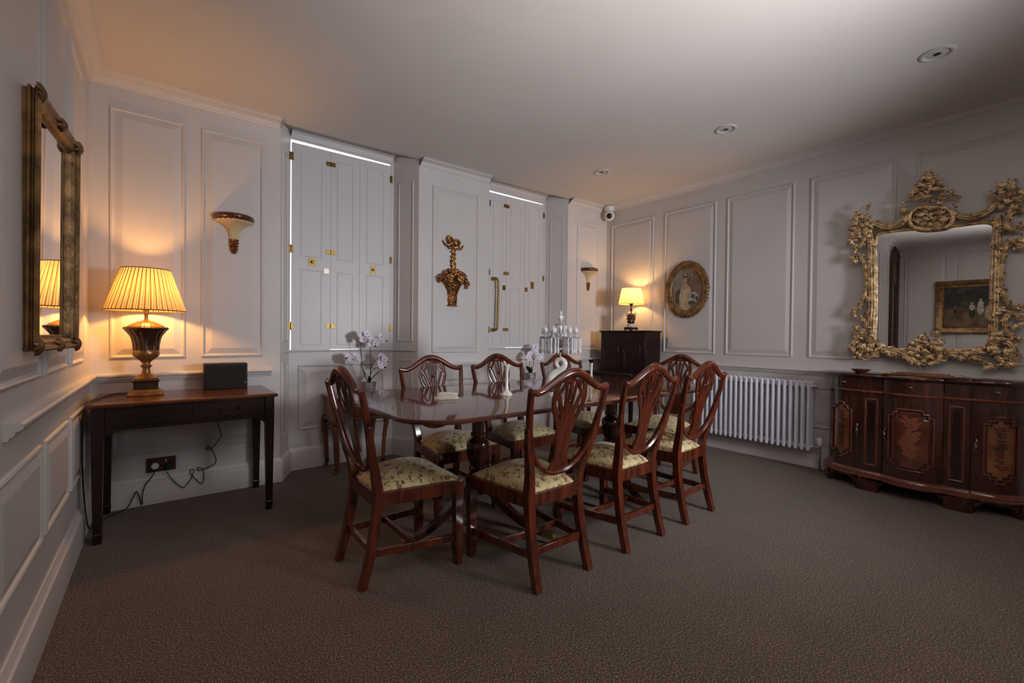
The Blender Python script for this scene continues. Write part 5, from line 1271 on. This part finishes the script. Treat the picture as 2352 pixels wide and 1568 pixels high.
M['land_field'] = simple('landscape_field', (0.16, 0.105, 0.05), 0.5, var=0.5, vscale=9)
M['land_sky'] = simple('landscape_trees', (0.05, 0.045, 0.028), 0.5, var=0.7, vscale=12)
mb = MB(); hw, hh = 0.425, 0.405; mb.mould([(0, -hw, -hh), (0, hw, -hh), (0, hw, hh), (0, -hw, hh)], [(0, 0), (0, 0.03), (0.012, 0.05), (0.03, 0.045), (0.045, 0.03), (0.085, 0.016), (0.10, 0.02), (0.108, 0.008)], (1, 0, 0)); mb.build('frame', M['gilt_old'], t, angle=30)
mb = MB()
for sy in (-1, 1):
    for sz in (-1, 1):
        for k in range(5):
            a = R(22*k); mb.tube([(0.045, sy*(hw-0.01), sz*(hh-0.01)), (0.055, sy*(hw-0.05*math.cos(a)-0.01), sz*(hh-0.05*math.sin(a)-0.01)), (0.04, sy*(hw-0.09*math.cos(a)), sz*(hh-0.09*math.sin(a)))], [0.010, 0.014, 0.004], 6)
mb.build('corner_ornament', M['gilt_old'], t)
mb = MB(); a, b = hw-0.10, hh-0.10
def lb(cy, cz, ry, rz, x, mat, n=16): mb.add([(x, cy+ry*math.cos(2*PI*k/n), cz+rz*math.sin(2*PI*k/n)) for k in range(n)], [list(range(n))], mat)
mb.add([(0.006, -a, -b), (0.006, a, -b), (0.006, a, -0.02), (0.006, -a, 0.03)], [[0, 1, 2, 3]], M['land_field'])
mb.add([(0.0061, -a, 0.02), (0.0061, a, -0.03), (0.0061, a, b), (0.0061, -a, b)], [[0, 1, 2, 3]], M['land_sky'])
lb(-0.1, 0.19, 0.2, 0.1, 0.0064, M['land_dark']); lb(0.22, 0.12, 0.1, 0.12, 0.0065, M['land_dark'])
for (cy, cz, s, top, bot) in ((0.02, -0.02, 1.0, M['pic_white'], M['land_dark']), (-0.07, 0.03, 1.0, M['pic_white'], M['pic_white']), (-0.14, -0.06, 0.8, M['pic_dress'], M['pic_skin']), (0.20, -0.02, 0.5, M['pic_hair'], M['land_dark'])):
    lb(cy, cz-0.07*s, 0.035*s, 0.085*s, 0.0068, bot); lb(cy, cz+0.01*s, 0.030*s, 0.045*s, 0.0071, top); lb(cy, cz+0.07*s, 0.017*s, 0.02*s, 0.0074, M['pic_skin'])
mb.build('canvas', None, t, smooth=False)

# ------------------------------------------------------------------ light
def light(kind, name, loc, energy, col, **k):
    L = bpy.data.lights.new(name, kind); L.energy = energy; L.color = col
    for a, v in k.items():
        if a not in ('aim',): setattr(L, a, v)
    o = bpy.data.objects.new(name, L); C.objects.link(o); o.location = loc
    if 'aim' in k: o.rotation_euler = (Vector(k['aim'])-Vector(loc)).to_track_quat('-Z', 'Y').to_euler()
    return o
light('POINT', 'urn_lamp_light', (LX, LY, LZ+0.590), 12.5, (1.0, 0.47, 0.125), shadow_soft_size=0.028)
light('POINT', 'corner_lamp_light', (4.128, 3.085, 1.152+0.400), 7.0, (1.0, 0.54, 0.17), shadow_soft_size=0.022)
light('SPOT', 'window_light', (2.9, -1.45, 1.35), 320, (0.92, 0.945, 1.0), spot_size=R(83), spot_blend=0.9, shadow_soft_size=0.30, aim=(2.5, 3.6, 1.5))  # added unseen key spot from behind; the front wall has no window
light('SPOT', 'ceiling_bounce_spot', (1.3, -0.9, 1.45), 350, (1.0, 0.95, 0.935), spot_size=R(108), spot_blend=0.7, shadow_soft_size=0.12, aim=(1.2, -0.10, 3.1))  # added unseen spot aimed upward to brighten the ceiling

w = bpy.data.worlds.new('world'); S.world = w; w.use_nodes = True
bg = w.node_tree.nodes['Background']; bg.inputs[0].default_value = (0.5, 0.5, 0.55, 1); bg.inputs[1].default_value = 0.02

# ------------------------------------------------------------------ camera
yaw, pit, rol = R(38.23), R(-0.71), R(0.56)
fw = Vector((math.sin(yaw)*math.cos(pit), math.cos(yaw)*math.cos(pit), math.sin(pit)))
r0 = Vector((math.cos(yaw), -math.sin(yaw), 0)); u0 = r0.cross(fw)
r1 = r0*math.cos(rol)+u0*math.sin(rol); u1 = u0*math.cos(rol)-r0*math.sin(rol)
cam = bpy.data.cameras.new('camera'); cam.sensor_width = 36; cam.lens = 36*1018.6/2352; cam.clip_start = 0.02
co = bpy.data.objects.new('camera', cam); C.objects.link(co)
m4 = Matrix((r1, u1, -fw)).transposed().to_4x4(); m4.translation = Vector((0, 0, 1.08)); co.matrix_world = m4
S.camera = co
S.view_settings.view_transform = 'Standard'
S.view_settings.look = 'None'
S.view_settings.exposure = 0.30
S.view_settings.gamma = 0.94
S.cycles.use_denoising = True
S.cycles.max_bounces = 8
S.cycles.adaptive_threshold = 0.02
S.cycles.sample_clamp_indirect = 4.0
